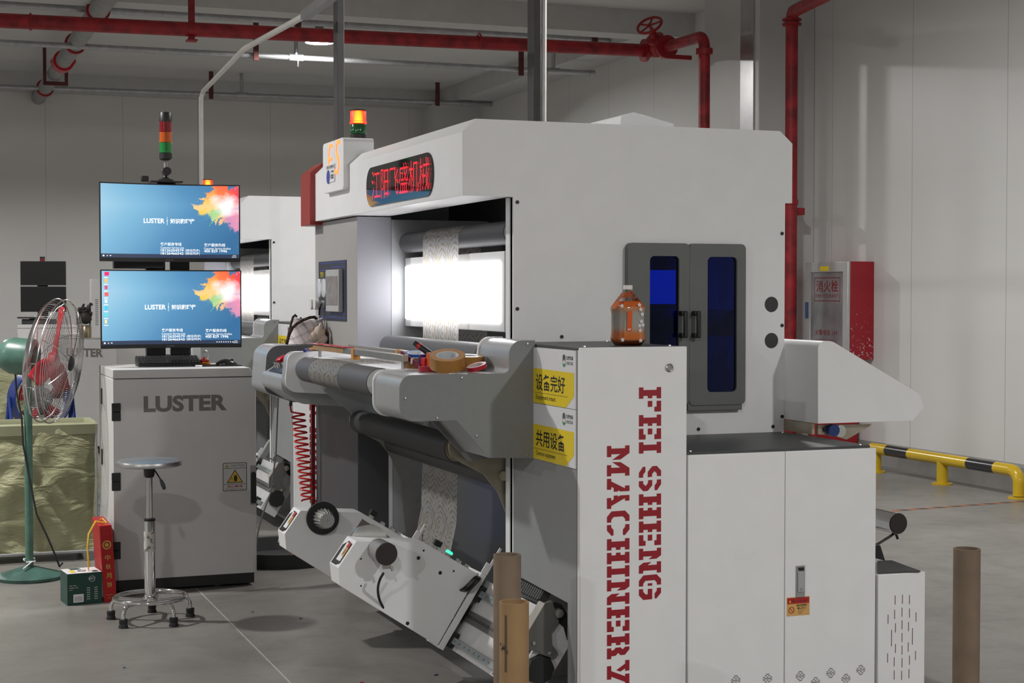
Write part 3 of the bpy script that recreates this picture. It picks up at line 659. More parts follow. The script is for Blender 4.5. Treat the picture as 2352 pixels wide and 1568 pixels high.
# far casing
k = MB().plate([Vector((x, 7.93, z)) for x, z in ((1.975, 1.062), (2.13, .94), (2.16, .86), (XF, .86), (XF, 1.08), (2.0, 1.08))], (0, .012, 0)); k.build('gusset', SILVER, mach)
prf2 = fillet([Vector((XF, 7.955, 1.26)), Vector((1.80, 7.955, 1.26)), Vector((1.78, 7.955, 1.06)), Vector((2.06, 7.955, 1.04)), Vector((2.2, 7.955, .88)), Vector((XF, 7.955, .86))], [0, .05, .06, 0, 0, 0], 7)
k = MB().plate([p+Vector((0, .012, 0)) for p in prf2], (0, .08, 0)); k.build('side_casing', SILVER, mach, bevel=.002)
k = MB().plate(prf2, (0, .012, 0)); k.build('casing_edge', WHITE, mach)
low = fillet([Vector((XF, 8.045, 1.20)), Vector((1.87, 8.045, 1.185)), Vector((1.785, 8.045, 1.13)), Vector((1.785, 8.045, 1.06)), Vector((1.90, 8.045, .99)), Vector((XF, 8.045, .95))], [0, .03, .03, .04, 0, 0])
k = MB().plate(low, (0, .48, 0)); k.build('control_shelf', SILVER, mach)
hi = fillet([Vector((XF, 8.50, 1.275)), Vector((1.81, 8.50, 1.275)), Vector((1.79, 8.50, 1.03)), Vector((1.95, 8.50, .97)), Vector((XF, 8.50, .95))], [0, .07, .05, 0, 0])
k = MB().plate(hi, (0, .34, 0)); k.build('end_casing', SILVER, mach, bevel=.002)
k = MB().plate([p-YY*.003 for p in hi], (0, .003, 0)); k.build('casing_inner_face', mat('inner_face_grey', (.12, .12, .125), .45), mach)
def zs(x): return 1.185+(x-1.87)*(.015/.474)+.001
k = MB().add([(1.80, 8.07, 1.143), (1.80, 8.42, 1.143), (1.868, 8.42, 1.188), (1.868, 8.07, 1.188)], [(0, 1, 2, 3)]); k.build('switch_strip', MATS['panel_navy'], mach, solid=.004)
es = at(645, 832, Y=8.22); es = Vector((1.845, 8.22, 1.175))
b_ = MB().lathe(es, (-.45, 0, .9), [(.014, 0), (.014, .03)], 16).build('stop_button', STEEL, mach)
MB().lathe(es+Vector((-.45, 0, .9)).normalized()*.03, (-.45, 0, .9), [(.018, 0), (.03, .012), (.032, .02), (.024, .026), (0, .028)], 20).build('button_cap', RUBRED, b_)
for y in (8.12, 8.3, 8.36): MB().lathe((1.83, y, 1.165), (-.45, 0, .9), [(.011, 0), (.011, .016), (.006, .018), (.006, .03), (0, .031)], 14).build('switch', STEEL, mach)
# table top between the casings
k = MB(); k.box((1.90, YN, 1.222), (2.26, 7.955, 1.236)); k.build('table_top', WHITE, mach)
k = MB(); k.box((1.945, 6.5, 1.2362), (2.04, 7.85, 1.2375)); k.build('table_strip', mat('strip_white', (.8, .8, .82), .3), mach)
# two straight aluminium bars on posts above the table
def bar(x, ya, yb, z, m):
    k = MB(); k.box((x, ya, z), (x+.028, yb, z+.028)); b = k.build('guide_bar', m, mach, bevel=.002)
    for y in (ya+.03, yb-.08): MB().cyl((x+.014, y, 1.236), (x+.014, y, z), .008, n=14).build('bar_post', STEEL, b)
    return b
b1 = bar(1.915, 6.36, 7.9, 1.272, BRUSH); b2 = bar(2.09, 6.60, 7.88, 1.268, BRUSH)
t = NT('red_tape_film'); t.put(t.b.inputs['Base Color'], t.ramp(t.noise(t.comb(t.ma('MULTIPLY', t.x, 60), t.ma('MULTIPLY', t.y, 9), t.z), 1.2, 5, .7), [(.5, (.42, .01, .03)), (.62, (.6, .3, .25))])); t.b.inputs['Roughness'].default_value = .3
k = MB(); k.box((1.905, 7.25, 1.3005), (1.95, 7.9, 1.304)); k.build('red_film', t.m, b1, label='red adhesive film')
k = MB(); k.box((1.9135, 7.3, 1.272), (1.9148, 7.9, 1.299)); k.build('tan_film', KRAFT, b1, label='tan tape along the bar side')
k = MB(); k.box((1.912, 7.12, 1.25), (1.945, 7.16, 1.3015)); k.build('tape_wrap', mat('tape_orange', (.55, .24, .05), .4), b1)
k = MB(); k.box((2.087, 7.0, 1.266), (2.12, 7.04, 1.298)); k.build('tape_wrap', MATS['tape_orange'], b2)
# swing plates that carry the lower rollers
def swing(y, m):
    pts = [(2.125, .955), (2.10, .925), (2.11, .88), (2.165, .845), (2.26, .795), (2.32, .72), (2.37, .60), (2.40, .3), (2.50, .3), (2.52, .7), (2.50, .84), (2.38, .86), (2.2, .93)]
    k = MB().plate(fillet([Vector((x, y, z)) for x, z in pts], [.02, .03, .03, .03, .05, .1, .1, 0, 0, .05, .05, .1, .05], 4), (0, .014, 0)); o = k.build('swing_plate', m, mach)
    for x, z in ((2.15, .905), (2.18, .88), (2.42, .76), (2.46, .73)): MB().cyl((x, y-.003, z), (x, y, z), .009, n=12).build('screw', STEEL, o)
    k = MB().cyl((2.47, y-.004, .76), (2.47, y, .76), .055, n=28); k.build('pivot_cover', BRUSH, o)
swing(6.315, WARMST); swing(7.90, BRUSH)
# glazed double door
t = NT('blue_glass'); nt = t.t; outn = [n for n in nt.nodes if n.type == 'OUTPUT_MATERIAL'][0]
tr = nt.nodes.new('ShaderNodeBsdfTransparent'); tr.inputs[0].default_value = (.001, .085, .48, 1); gl = nt.nodes.new('ShaderNodeBsdfGlossy'); gl.inputs['Roughness'].default_value = .03
gl.inputs['Color'].default_value = (.5, .6, .8, 1)
ms = nt.nodes.new('ShaderNodeMixShader'); fr = nt.nodes.new('ShaderNodeFresnel'); fr.inputs[0].default_value = 1.45
nt.links.new(fr.outputs[0], ms.inputs[0]); nt.links.new(tr.outputs[0], ms.inputs[1]); nt.links.new(gl.outputs[0], ms.inputs[2]); nt.links.new(ms.outputs[0], outn.inputs[0])
BGLASS = t.m
YD = YS-.035
def door(pa, pb, g, hx):
    a, b = at(*pa, Y=YD), at(*pb, Y=YD); dx = YD/YS
    loop = rrect((a.x, YD, b.z), XX, ZZ, b.x-a.x, a.z-b.z, .022, 6)
    hole = winhole(g, YD)
    d = MB().plate(loop, (0, .034, 0), [hole]).build('glazed_door', DOORG, mach, bevel=.004, seg=3)
    k = MB(); k.plate(winhole(g, YD+.012, .004), (0, .005, 0)); k.build('door_glass', BGLASS, d)
    h0, h1 = at(hx, 714, Y=YD-.035), at(hx, 776, Y=YD-.035); x = h0.x
    k = MB(); k.box((x-.009, YD-.042, h1.z), (x+.009, YD-.028, h0.z))
    for z in (h0.z, h1.z): k.obox((x-.006, YD-.015, z+(-.01 if z == h0.z else .01)), XX, YY, ZZ, .011, .019, .010)
    k.build('door_handle', BLACK, d, bevel=.004); return d
door((1443, 557), (1583, 929), glassL, 1575); door((1584.5, 559), (1712, 928), glassR, 1605)
k = MB(); a, b = at(1575, 925, Y=YS-.012), at(1700, 940, Y=YS-.012); k.box((a.x, YS-.03, b.z), (b.x, YS-.001, a.z+.02)); k.build('door_sill', DOORG, mach, bevel=.003)
# inside, behind the glazing: a second lamp panel, rollers, dark back
k = MB(); k.box((at(1470, 650, Y=6.95).x, 6.95, at(1500, 698, Y=6.95).z), (at(1556, 650, Y=6.95).x, 6.97, at(1500, 620, Y=6.95).z)); k.build('rear_lamp', mat('rear_lamp_panel', (.8, .8, .8), .5, emit=(.9, .95, 1.), est=.75), mach)
k = MB(); k.box((2.97, 7.3, 1.2), (3.59, 7.31, 2.2)); k.build('inner_partition', mat('inner_navy', (.10, .10, .12), .5), mach)
k = MB(); k.box((at(1652, 700, Y=6.7).x, 6.70, 1.0), (3.595, 6.71, 2.2)); k.build('inner_partition', mat('inner_pale', (.5, .5, .5), .5), mach)
l = bpy.data.lights.new('interior_fill', 'POINT'); l.energy = 3.; l.shadow_soft_size = .05; l.color = (.8, .9, 1.); lo = bpy.data.objects.new('interior_fill', l); C.objects.link(lo); lo.location = (3.25, 6.45, 2.0+LIFT)  # added fill light without a fitting, brightens the pale plate behind the glazing
k = MB(); k.cyl((3.45, 6.35, 1.42), (3.45, 7.25, 1.42), .06, n=28); k.build('guide_roller', ROLLG, mach)
k = MB(); k.cyl((3.42, 6.35, 1.86), (3.42, 7.25, 1.86), .05, n=28); k.build('guide_roller', BRUSH, mach)
# rear hood on the right end
YH = at(1881, 800, X=3.62)
yh = YH.y
H_ = lambda px, py: at(px, py, Y=yh)
hq = [H_(1879, 973), H_(1879, 783), H_(1911, 783), H_(2112, 905), H_(2122, 935), H_(2097, 965)]
hq = [Vector((p.x, yh, p.z)) for p in hq]; hq[0].z = hq[5].z = (hq[0].z+hq[5].z)/2
k = MB().plate(fillet(hq, [0, .045, .06, .04, .02, 0], 7), (0, YI+.9-yh, 0)); k.build('rear_hood', WHITE, mach, bevel=.001)
hz = hq[0].z
k = MB(); bq_ = [at(px, py, Y=yh+.05) for px, py in ((1879, 976), (2002, 974), (1994, 981), (1945, 1009), (1916, 1000), (1879, 997))]; k.plate([Vector((p.x, yh+.05, min(p.z, hz-.003))) for p in bq_], (0, .014, 0)); hb = k.build('hood_bracket', WARMST, mach)
k = MB(); k.box((hq[0].x-.0, YS-.002, at(1879, 997, Y=yh+.05).z), (hq[0].x+.014, yh+.05, hz-.003)); k.build('hood_bracket', WARMST, mach)
k = MB(); q = at(1927, 989, Y=yh+.05); k.cyl((q.x, yh+.035, q.z), (q.x, yh+.05, q.z), .026, n=24); k.build('bearing_cover', STEEL, hb)
k = MB(); q = at(1908, 987, Y=yh+.05); k.cyl((q.x, yh+.02, q.z), (q.x, yh+.05, q.z), .026, n=24); k.build('drive_wheel', mat('wheel_blue', (.01, .03, .15), .4), hb)
for px in (1893,): q = at(px, 986, Y=yh+.05); MB().cyl((q.x, yh+.042, q.z), (q.x, yh+.052, q.z), .009, n=12).build('screw', BLACK, hb)
# ------------------------------------------------------------------ control cabinet with the red lettering
ZF = 1.352; XFR = 2.787
cc = thing('control_cabinet', 'tall white cabinet lettered in red, with an orange drink bottle on top', 'cabinet', ((XF+XFR)/2, (YF+YS)/2, FL))
def yz(px, py): q = at(px, py, X=XF); return (q.y, max(q.z, FL+.03))
c1, c2 = yz(1304, 1384), yz(1190, 1322)
side = [(YS-.005, .03), (YS-.005, ZF-.012), (YF+.03, ZF-.012), (YF+.03, FL+.03), (c1[0], FL+.03), (c1[0], c1[1]), (c2[0], c2[1]), (c2[0], FL+.03)]
side = [(YS-.005, c2[1]-.0), (YS-.005, ZF-.012), (YF+.03, ZF-.012), (YF+.03, FL+.03), (c1[0], FL+.03), (c1[0], c1[1]), (c2[0], c2[1])]
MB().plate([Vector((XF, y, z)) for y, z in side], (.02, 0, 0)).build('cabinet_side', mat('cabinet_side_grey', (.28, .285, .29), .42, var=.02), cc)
k = MB(); k.box((XF+.02, YS-.025, FL+.03), (XFR-.004, YS-.005, ZF-.012)); k.box((XFR-.02, YF+.03, FL+.03), (XFR-.004, YS-.025, ZF-.012)); k.box((XF+.02, YF+.03, FL+.03), (XFR-.02, YS-.025, FL+.05)); k.box((2.6, YF+.04, FL+.05), (2.62, YS-.03, 1.3)); k.build('cabinet_body', WHITE, cc)
k = MB(); k.box((XF-.0, YF+.012, ZF-.012), (XFR-.012, YS-.004, ZF)); k.build('cabinet_top', DGREY, cc, bevel=.002)
for x, y in ((XF+.04, YF+.05), (XF+.04, YS-.05), (XFR-.05, YF+.05), (XFR-.05, YS-.06)): MB().lathe((x, y, ZF), ZZ, [(.007, 0), (.006, .004), (0, .005)], 10).build('screw', STEEL, cc)
k = MB(); k.box((XF+.0, YF, FL+.03), (XFR, YF+.026, ZF-.001)); dr = k.build('cabinet_door', WHITED, cc, bevel=.004)
q = at(1537, 844, Y=YF); k = MB().lathe((q.x, YF, q.z), -YY, [(.0155, 0), (.0155, .006), (.012, .009), (.012, .004), (0, .004)], 22); k.build('door_lock', STEEL, dr)
T_ = lambda *p: [(u, v) for v, u in p]                     # glyph points are written (v, u): v up the letter, u along the line
def mu(l, w): return [(w-u, v) for u, v in l]
def mv(l): return [(u, 10-v) for u, v in l]
def pt(l, w): return [(w-u, 10-v) for u, v in l]
stem = [(0,0),(4.6,0),(4.6,2),(3.5,2),(3.5,8),(4.6,8),(4.6,10),(0,10),(0,8),(1.1,8),(1.1,2),(0,2)]
stemb = [(0,0),(4.6,0),(4.6,2),(3.5,2),(3.5,4),(4.5,4),(4.5,6),(3.5,6),(3.5,8),(4.6,8),(4.6,10),(0,10),(0,8),(1.1,8),(1.1,2),(0,2)]
mid = [(5.6,4),(8,4),(8,6),(5.6,6)]; topb = [(5.6,10),(5.6,8),(8,8),(8,7),(10,7),(10,10)]
s_a = T_((2.9,.2),(1.8,.2),(0,2.6),(0,4.6),(1.9,4.6),(1.9,3.4),(2.9,2.2)); s_b = T_((6,.1),(8,0),(10,2),(10,4.2),(8.1,4.2),(8.1,3.1),(7,2.1),(5.9,3.3),(5.9,4.4),(4,4.5),(4,2.3))
cl_ = T_((2,.1),(8,0),(10,2),(10,4.3),(8.1,4.3),(8.1,3.4),(7.1,2.3),(2.9,2.4),(1.9,3.6),(1.9,4.6),(0,4.6),(0,2.3))
n_a = T_((8.1,0),(10,0),(10,3.1),(8,4.4),(4.3,4.5),(6.1,3.3),(1.9,3.3),(1.9,4.6),(0,4.6),(0,0),(1.9,0),(1.9,1.1),(8.1,1.1))
m_a = T_((0,0),(1.9,0),(1.9,1.1),(8.05,1.1),(8.05,0),(10,0),(10,3.1),(6,5.6),(2.3,5.7),(6,3.4),(1.9,3.4),(1.9,4.5),(0,4.5))
a_a = T_((0,0),(1.9,0),(1.9,1.1),(8,4.1),(8,3),(10,3),(10,5.3),(6,5.3),(4.9,4.8),(4.9,5.3),(3,5.3),(3,3.8),(1.9,3.3),(1.9,4.4),(0,4.4))
c_a = T_((0,5.6),(1.9,5.6),(1.9,6.6),(2.9,7.7),(2.9,9.9),(2,10),(0,7.8))
g_a = T_((0,5.7),(1.9,5.7),(1.9,6.8),(3,8),(4,8),(4,5.8),(6,5.8),(6,10.1),(2,10.2),(0,8.2)); g_b = T_((8.1,5.6),(10,5.6),(10,7.7),(8,9.9),(7.1,9.9),(7.1,7.8),(8.1,6.7)); g_m = [(3.5,4),(4.5,4),(4.5,6),(3.5,6)]
r_b = T_((0,5.6),(1.9,5.6),(1.9,6.5),(2.9,6.5),(3.9,5.5),(6,5.5),(7,6.4),(8.1,5.4),(10,5.4),(10,6.6),(8,8.7),(6,8.7),(5,7.7),(3.9,8.8),(1.9,8.9),(1.9,10),(0,10))
y_a = T_((8.1,0),(10,0),(10,4.3),(8.1,4.4),(8.1,3.4),(6,4.5),(4.1,3.8),(8.1,1.4)); y_b = T_((0,1.9),(1.9,1.9),(1.9,4),(8.1,6.6),(8.1,5.6),(10,5.6),(10,10),(8.1,10),(8.1,8.9),(1.9,6.3),(1.9,7.4),(0,7.4))
GLY = {'F': [stemb, mid, topb], 'E': [stemb, mid, topb, mv(topb)], 'I': [stem], 'S': [s_a, s_b, pt(s_a, 10.2), pt(s_b, 10.2)], 'H': [stemb, mu(stemb, 10.2)],
       'N': [n_a, pt(n_a, 10.2)], 'G': [cl_, g_a, g_b, g_m], 'M': [m_a, mu(m_a, 12.3)], 'A': [a_a, mu(a_a, 12.2)], 'C': [cl_, c_a, mv(c_a)], 'R': [stemb, r_b], 'Y': [y_a, y_b]}
k = MB(); UN = at(1467, 1000, Y=YF).z-at(1467, 1005.62, Y=YF).z
def stencil(row, px0):
    for ch, py in row:
        q = at(px0, py, Y=YF)
        for poly in GLY[ch]: k.face([(q.x+v*UN, YF-.0012, q.z-u*UN) for u, v in poly])
stencil([('F',889.5),('E',953),('I',1015.5),('S',1071),('H',1135),('E',1197.5),('N',1260),('G',1321)], 1467.4)
stencil([('M',1024),('A',1099.5),('C',1174),('H',1238),('I',1300.5),('N',1332),('E',1395),('R',1457.5),('Y',1519)], 1394)
k.build('door_lettering', LETTER, dr, smooth=0)
# two yellow sign boards on the grey side
def sign(zlo, zhi, cn, en):
    y0, y1 = 5.958, YF+.03; X = XF-.006; o = MB().box((X, y1, zlo), (XF, y0, zhi)).build('sign_board', PAPER, cc, bevel=.001)
    W_, Hh = y0-y1, zhi-zlo; Q = lambda fx, fz, d=.0006: Vector((X-d, y0-fx*W_, zlo+fz*Hh))
    MB().face([Q(0, .63), Q(.97, .62), Q(.97, .22), Q(.79, .005), Q(0, .005)]).build('sign_band', YEL, o, smooth=0)
    k = MB(); k.text(cn, Q(.07, .24, .001), -YY, ZZ, wd=W_*.70, h=Hh*.30, bold=.012)
    k.text(en, Q(.07, .055, .001), -YY, ZZ, wd=W_*(.48 if len(en) < 17 else .56), h=Hh*.105, bold=.008); k.face([Q(.03, .19, .001), Q(.83, .19, .001), Q(.83, .197, .001), Q(.03, .197, .001)])
    k.text('虹展包装', Q(.80, .83, .001), -YY, ZZ, wd=W_*.15, h=Hh*.075, bold=.01); k.text('EVERCONE', Q(.80, .75, .001), -YY, ZZ, wd=W_*.15, h=Hh*.055)
    for i in range(4): k.face([Q(.712, .815+i*.025, .001), Q(.745, .855+i*.025, .001), Q(.778, .815+i*.025, .001), Q(.778, .80+i*.025, .001), Q(.745, .84+i*.025, .001), Q(.712, .80+i*.025, .001)])
    k.m = 1
    for i in range(2): k.face([Q(.712, .79-i*.03, .001), Q(.745, .74-i*.02, .001), Q(.778, .79-i*.03, .001), Q(.778, .77-i*.03, .001), Q(.745, .72-i*.02, .001), Q(.712, .77-i*.03, .001)])
    k.build('sign_print', [INK, mat('logo_green', (.05, .3, .08), .5)], o, smooth=0)
zt_, zm_, zb2 = 1.338, 1.118, .897
sign(zm_+.001, zt_, '设备完好', 'Equipment intact'); sign(zb2, zm_-.001, '共用设备', 'Common equipment')
# ------------------------------------------------------------------ double door cabinet on the right
ZR = .941; XR0, XR1 = 2.792, 3.632
rc = thing('electrical_cabinet', 'low white double-door cabinet with dark top, right of the lettered cabinet', 'cabinet', ((XR0+XR1)/2, (YF+YS)/2, FL))
k = MB(); k.box((XR0, YF+.026, FL+.06), (XR1, YS-.005, ZR-.008)); k.build('cabinet_body', WHITE, rc, bevel=.002)
k = MB(); k.box((XR0+.03, YF+.06, FL), (XR1-.03, YS-.03, FL+.06)); k.build('plinth', BLACK, rc)
k = MB(); k.box((XR0, YF+.015, ZR-.008), (XR1-.02, YS-.003, ZR+.004)); k.build('cabinet_top', DGREY, rc, bevel=.001)
for x, y in ((XR0+.03, YF+.04), (XR1-.05, YF+.04), (XR1-.05, YS-.05)): MB().lathe((x, y, ZR+.004), ZZ, [(.007, 0), (.006, .004), (0, .005)], 10).build('screw', STEEL, rc)
xm = at(1803.5, 1200, Y=YF).x
def vent(k, px, py):
    q = at(px, py, Y=YF)
    rows = [(-3, (0,)), (-2, (-1, 1)), (-1, (-2, 0, 2)), (0, (-1.9, -.2, 1.7)), (1, (-2, 0, 2)), (2, (-1, 1)), (3, (0,))]
    for j, (i, xs) in enumerate(rows):
        for x in xs:
            cx = q.x+x*.0075; cz = q.z-i*.006; wd = .0048 if abs(i) in (1, 2) else .0075
            k.face([(cx-wd, YF-.0006, cz-.0013), (cx+wd, YF-.0006, cz-.0013), (cx+wd, YF-.0006, cz+.0013), (cx-wd, YF-.0006, cz+.0013)])
SLOT = mat('slot_dark', (.05, .035, .045), .7)
for x0, x1, vents in ((XR0+.002, xm-.0015, [(1690, 1562), (1763, 1558)]), (xm+.0015, XR1, [(1838, 1552), (1908, 1545), (1977, 1538), (1943, 1558), (1873, 1566)])):
    d = MB().box((x0, YF, FL+.065), (x1, YF+.024, ZR-.006)).build('cabinet_door', WHITED, rc, bevel=.003)
    k = MB()
    for v in vents: vent(k, *v)
    k.build('door_slots', SLOT, d, smooth=0)
h0, h1 = at(1828, 1299, Y=YF), at(1847, 1370, Y=YF)
k = MB(); k.box((h0.x, YF-.006, h1.z), (h1.x, YF, h0.z)); k.m = 1; k.box((h0.x+.005, YF-.011, h1.z+.022), (h1.x-.005, YF-.006, h0.z-.016)); k.m = 0
k.lathe(((h0.x+h1.x)/2, YF-.011, h1.z+.034), -YY, [(.006, 0), (.006, .002), (0, .002)], 16); k.m = 2; k.box((h0.x+.007, YF-.0115, h0.z-.02), (h1.x-.007, YF-.006, h0.z-.006))
k.build('door_handle', [mat('latch_grey', (.33, .33, .33), .4, metal=.4), SILVER, BLACK], d, bevel=.001)
w0, w1 = at(1807, 1372, Y=YF), at(1859, 1411, Y=YF); W_, Hh = w1.x-w0.x, w0.z-w1.z
k = MB(); k.box((w0.x, YF-.001, w1.z), (w1.x, YF, w0.z)); k.m = 1; k.box((w0.x+.002, YF-.0014, w0.z-Hh*.36), (w1.x-.002, YF-.0009, w0.z-.003)); k.m = 2
Q = lambda fx, fz: Vector((w0.x+fx*W_, YF-.0016, w1.z+fz*Hh))
k.text('警告 WARNING', Q(.2, .7), XX, ZZ, wd=W_*.68, h=Hh*.17); k.text('机械运转时', Q(.42, .48), XX, ZZ, wd=W_*.46, h=Hh*.13, bold=.02); k.text('禁止开门', Q(.46, .33), XX, ZZ, wd=W_*.38, h=Hh*.12, bold=.02)
for i, s in enumerate(('Do not open the', 'door during', 'operation')): k.text(s, Q(.5, .24-.075*i), XX, ZZ, h=Hh*.05)
k.m = 1; k.ring(Q(.2, .32), YY, Hh*.16, Hh*.02, 24, 4); k.add([Q(.11, .44), Q(.13, .46), Q(.29, .2), Q(.27, .18)], [(0, 1, 2, 3)]); k.m = 3; k.face([Q(.1, .72), Q(.18, .72), Q(.14, .86)])
k.build('warning_label', [mat('label_orange', (.62, .36, .12), .5), mat('label_red', (.40, .015, .015), .5), INK, YEL], d, smooth=0)
# ------------------------------------------------------------------ small slotted cabinet at the far right
sc = thing('slotted_cabinet', 'small low white cabinet with red slots and black lid, right end of the machine', 'cabinet', (3.76, 5.75, FL))
ZS = .424; xs1 = 3.868
k = MB(); k.box((3.646, YF, FL), (xs1, 6.02, ZS)); k.build('cabinet_body', WHITED, sc, bevel=.003)
lid = [at(2015, 1318, Z=ZS), at(2114, 1314, Z=ZS), at(2048, 1290, Z=ZS), at(2015, 1291, Z=ZS)]
lid = [Vector((max(p.x, 3.65), p.y, ZS+.001)) for p in lid]
k = MB().plate(lid, (0, 0, .006)); k.build('cabinet_lid', DGREY, sc)
k = MB()
for px, py, ln in ((2056,1367,21),(2073,1365,21),(2089,1366,21),(2055,1400,21),(2072,1395,21),(2089,1397,21),(2040,1411,21),(2104,1406,21),(2057,1431,21),(2072,1424,21),(2087,1428,21),(2048,1446,38),(2096,1442,38),
                  (2072,1453,21),(2057,1478,21),(2072,1482,21),(2086,1475,21),(2039,1500,21),(2103,1494,21),(2054,1509,21),(2072,1511,21),(2089,1505,21),(2054,1539,21),(2071,1540,21),(2088,1536,21)):
    a, b = at(px, py, Y=YF-.0006), at(px, py+ln, Y=YF-.0006); k.face([(a.x-.0016, a.y, b.z), (a.x+.0016, a.y, b.z), (a.x+.0016, a.y, a.z), (a.x-.0016, a.y, a.z)])
k.build('vent_slots', mat('slot_red', (.14, .02, .04), .7), sc, smooth=0)
# ------------------------------------------------------------------ unwind stand: tilted beam, rails, two arms
Y1, Y2 = 6.42, 7.42
ua = Vector((s_(0), 0, 0))
w_ = thing('unwind_stand', 'tilted roll-holding stand with two white boxed arms under the nearest machine', 'roll stand', (2.1, 7.0, FL))
def A1(px, py): q = at(px, py, Y=Y1); return Vector((q.x, Y1, q.z))
fl0, fl1 = A1(1118, 1322), A1(1018, 1494)                       # the flange line of the near arm
nrm = Vector((fl1.x-fl0.x, 0, fl1.z-fl0.z)); LF = nrm.length; dn = nrm.normalized(); ax = Vector((-dn.z, 0, dn.x))   # ax points along the arm, out and up?
if ax.x > 0: ax = -ax                                       # ax: from the beam out to the left, upwards
def G(a, b, y): return Vector((fl0.x, y, fl0.z))+dn*a+ax*b      # a down the flange, b out along the arm
th = .145
arm_px = [(1098, 1318), (975, 1246), (818, 1242), (777, 1304), (781, 1345), (1005, 1483)]
apts = [A1(*p) for p in arm_px]
def make_arm(Y, near):
    dy = Y-Y1; loc = [p+YY*dy for p in apts]
    k = MB().plate(loc, (0, th, 0)); arm = k.build('unwind_arm', WHITE, w_, bevel=.002)
    f0 = Vector((fl0.x, Y, fl0.z)); f1 = Vector((fl1.x, Y, fl1.z))
    k = MB(); q0 = f0-ax*0; k.plate([f0-dn*.0, f1, f1+ax*.028, f0+ax*.028], (0, th+.02, 0))
    k.plate([f0-dn*.13, f0, f0+ax*.03, f0-dn*.05+ax*.03, f0-dn*.05+ax*.012, f0-dn*.13+ax*.012], (0, .008, 0)); k.build('arm_flange', WHITE, arm, bevel=.002)
    for a in (.08, .32, .62, .88):
        c = f0+dn*LF*a+ax*.028; c.y = Y+.012; MB().cyl(c, c+ax*.018, .0085, n=6).build('bolt', STEEL, arm)
    # opening with the warning label at the outer end
    e0, e1 = loc[2], loc[3]; ed = (e1-e0).normalized(); en = Vector((ed.z, 0, -ed.x));
    if en.x > 0: en = -en
    el = (e1-e0).length
    E_ = lambda f, y, d=.0: e0+ed*(el*f)+en*d+YY*y
    k = MB(); k.face([E_(.14, th*.12, .001), E_(.86, th*.12, .001), E_(.96, th*.38, .001), E_(.96, th*.9, .001), E_(.3, th*.9, .001), E_(.10, th*.55, .001)]); k.build('hand_slot', BLACK, arm, smooth=0)
    k = MB(); k.face([E_(.16, th*.2, .002), E_(.8, th*.2, .002), E_(.8, th*.62, .002), E_(.16, th*.62, .002)]); k.m = 1
    k.face([E_(.14, th*.16, .003), E_(.62, th*.16, .003), E_(.62, th*.42, .003), E_(.14, th*.42, .003)]); k.m = 2; k.face([E_(.14, th*.16, .0034), E_(.32, th*.16, .0034), E_(.32, th*.42, .0034), E_(.14, th*.42, .0034)]); k.m = 3
    k.text('小心夹手', E_(.36, th*.24, .0038), ed, YY, wd=el*.2, h=.012, bold=.03); k.text('WARNING', E_(.36, th*.34, .0038), ed, YY, wd=el*.2, h=.008)
    k.build('warning_label', [PAPER, MATS['label_orange'], MATS['label_red'], INK], arm, smooth=0)
    # buttons along the top edge
    t0, t1 = loc[1], loc[0]; td = (t1-t0).normalized(); tn = Vector((-td.z, 0, td.x))
    tn = -tn if tn.z < 0 else tn; tl = (t1-t0).length
    for i, f in enumerate((.26, .50, .70, .86)):
        c = t0+td*(tl*f)+YY*th*.4
        b = MB().lathe(c, tn, [(.013, 0), (.013, .014), (.010, .016), (0, .016)], 16).build('button_collar', CHROME, arm)
        if i == 0: pass
    k = MB(); c = t0+td*(tl*.26)+YY*th*.4+tn*.016; k.obox(c+tn*.012, td, YY, tn, .017, .012, .012); k.build('selector_knob', BLACK, arm)
    if near:
        c = t0+td*(tl*.50)+YY*th*.4+tn*.014; MB().lathe(c, tn, [(.016, 0), (.016, .008), (.012, .012), (0, .012)], 18).build('lit_button', mat('button_green', (.05, .8, .3), .3, emit=(.02, 1, .28), est=2.5), arm)
    k = MB()
    for px, py, r in ((829, 1283, .0038), (829, 1345, .0038), (905, 1254, .0045), (973, 1264, .0045), (961, 1281, .008), (1011, 1315, .008), (936, 1431, .008), (1042, 1311, .0045)):
        c = A1(px, py)+YY*(dy-.0008); k.lathe(c, -YY, [(r, 0), (0, .0004)], 14)
    if near: k.build('arm_holes', BLACK, arm)
    mc = A1(869, 1262)+YY*dy
    if near:
        L_ = .12; k = MB().lathe(mc, -YY, [(.047, -.004), (.047, L_)], 32); mo = k.build('motor', mat('motor_can', (.34, .33, .32), .35, metal=.6, var=.05), arm)
        k = MB().lathe(mc-YY*L_, -YY, [(.0468, 0), (.045, .004), (0, .004)], 32)
        k.build('motor_cap', mat('motor_cap_brown', (.022, .015, .014), .55, var=.1), arm)
        f = mc-YY*(L_-.015)-ZZ*.05; k = MB(); k.box((f.x-.012, f.y-.01, f.z-.012), (f.x+.016, f.y+.01, f.z+.006)); k.cyl(f+XX*.02, f+Vector((.03, -.004, -.022)), .006, n=10); k.build('air_fitting', BRUSH, arm)
        yh_ = mc.y-L_+.015; hp_ = [(881, 1315, 0), (872, 1332, .1), (868, 1352, .45), (871, 1375, .8), (882, 1399, 1.08)]; k = MB().tube(spline([at(px_, py_, Y=yh_+(Y-yh_)*f_) for px_, py_, f_ in hp_]), .0055, 10); k.build('air_hose', BLACK, arm)
        g0 = A1(1058, 1358); g1 = A1(1100, 1322); k = MB()
        for i in range(4): o_ = Vector((.006*i, -.006*(i % 2), -.004*i)); k.tube(spline([Vector((g0.x-.004+i*.004, Y+.012, g0.z)), Vector((g0.x+.01, Y-.03, g0.z+.025))+o_, Vector((g1.x-.03, Y-.03, g1.z+.0))+o_, Vector((g1.x+.01, Y+.03, g1.z-.008))+o_*.3]), .0045, 8)
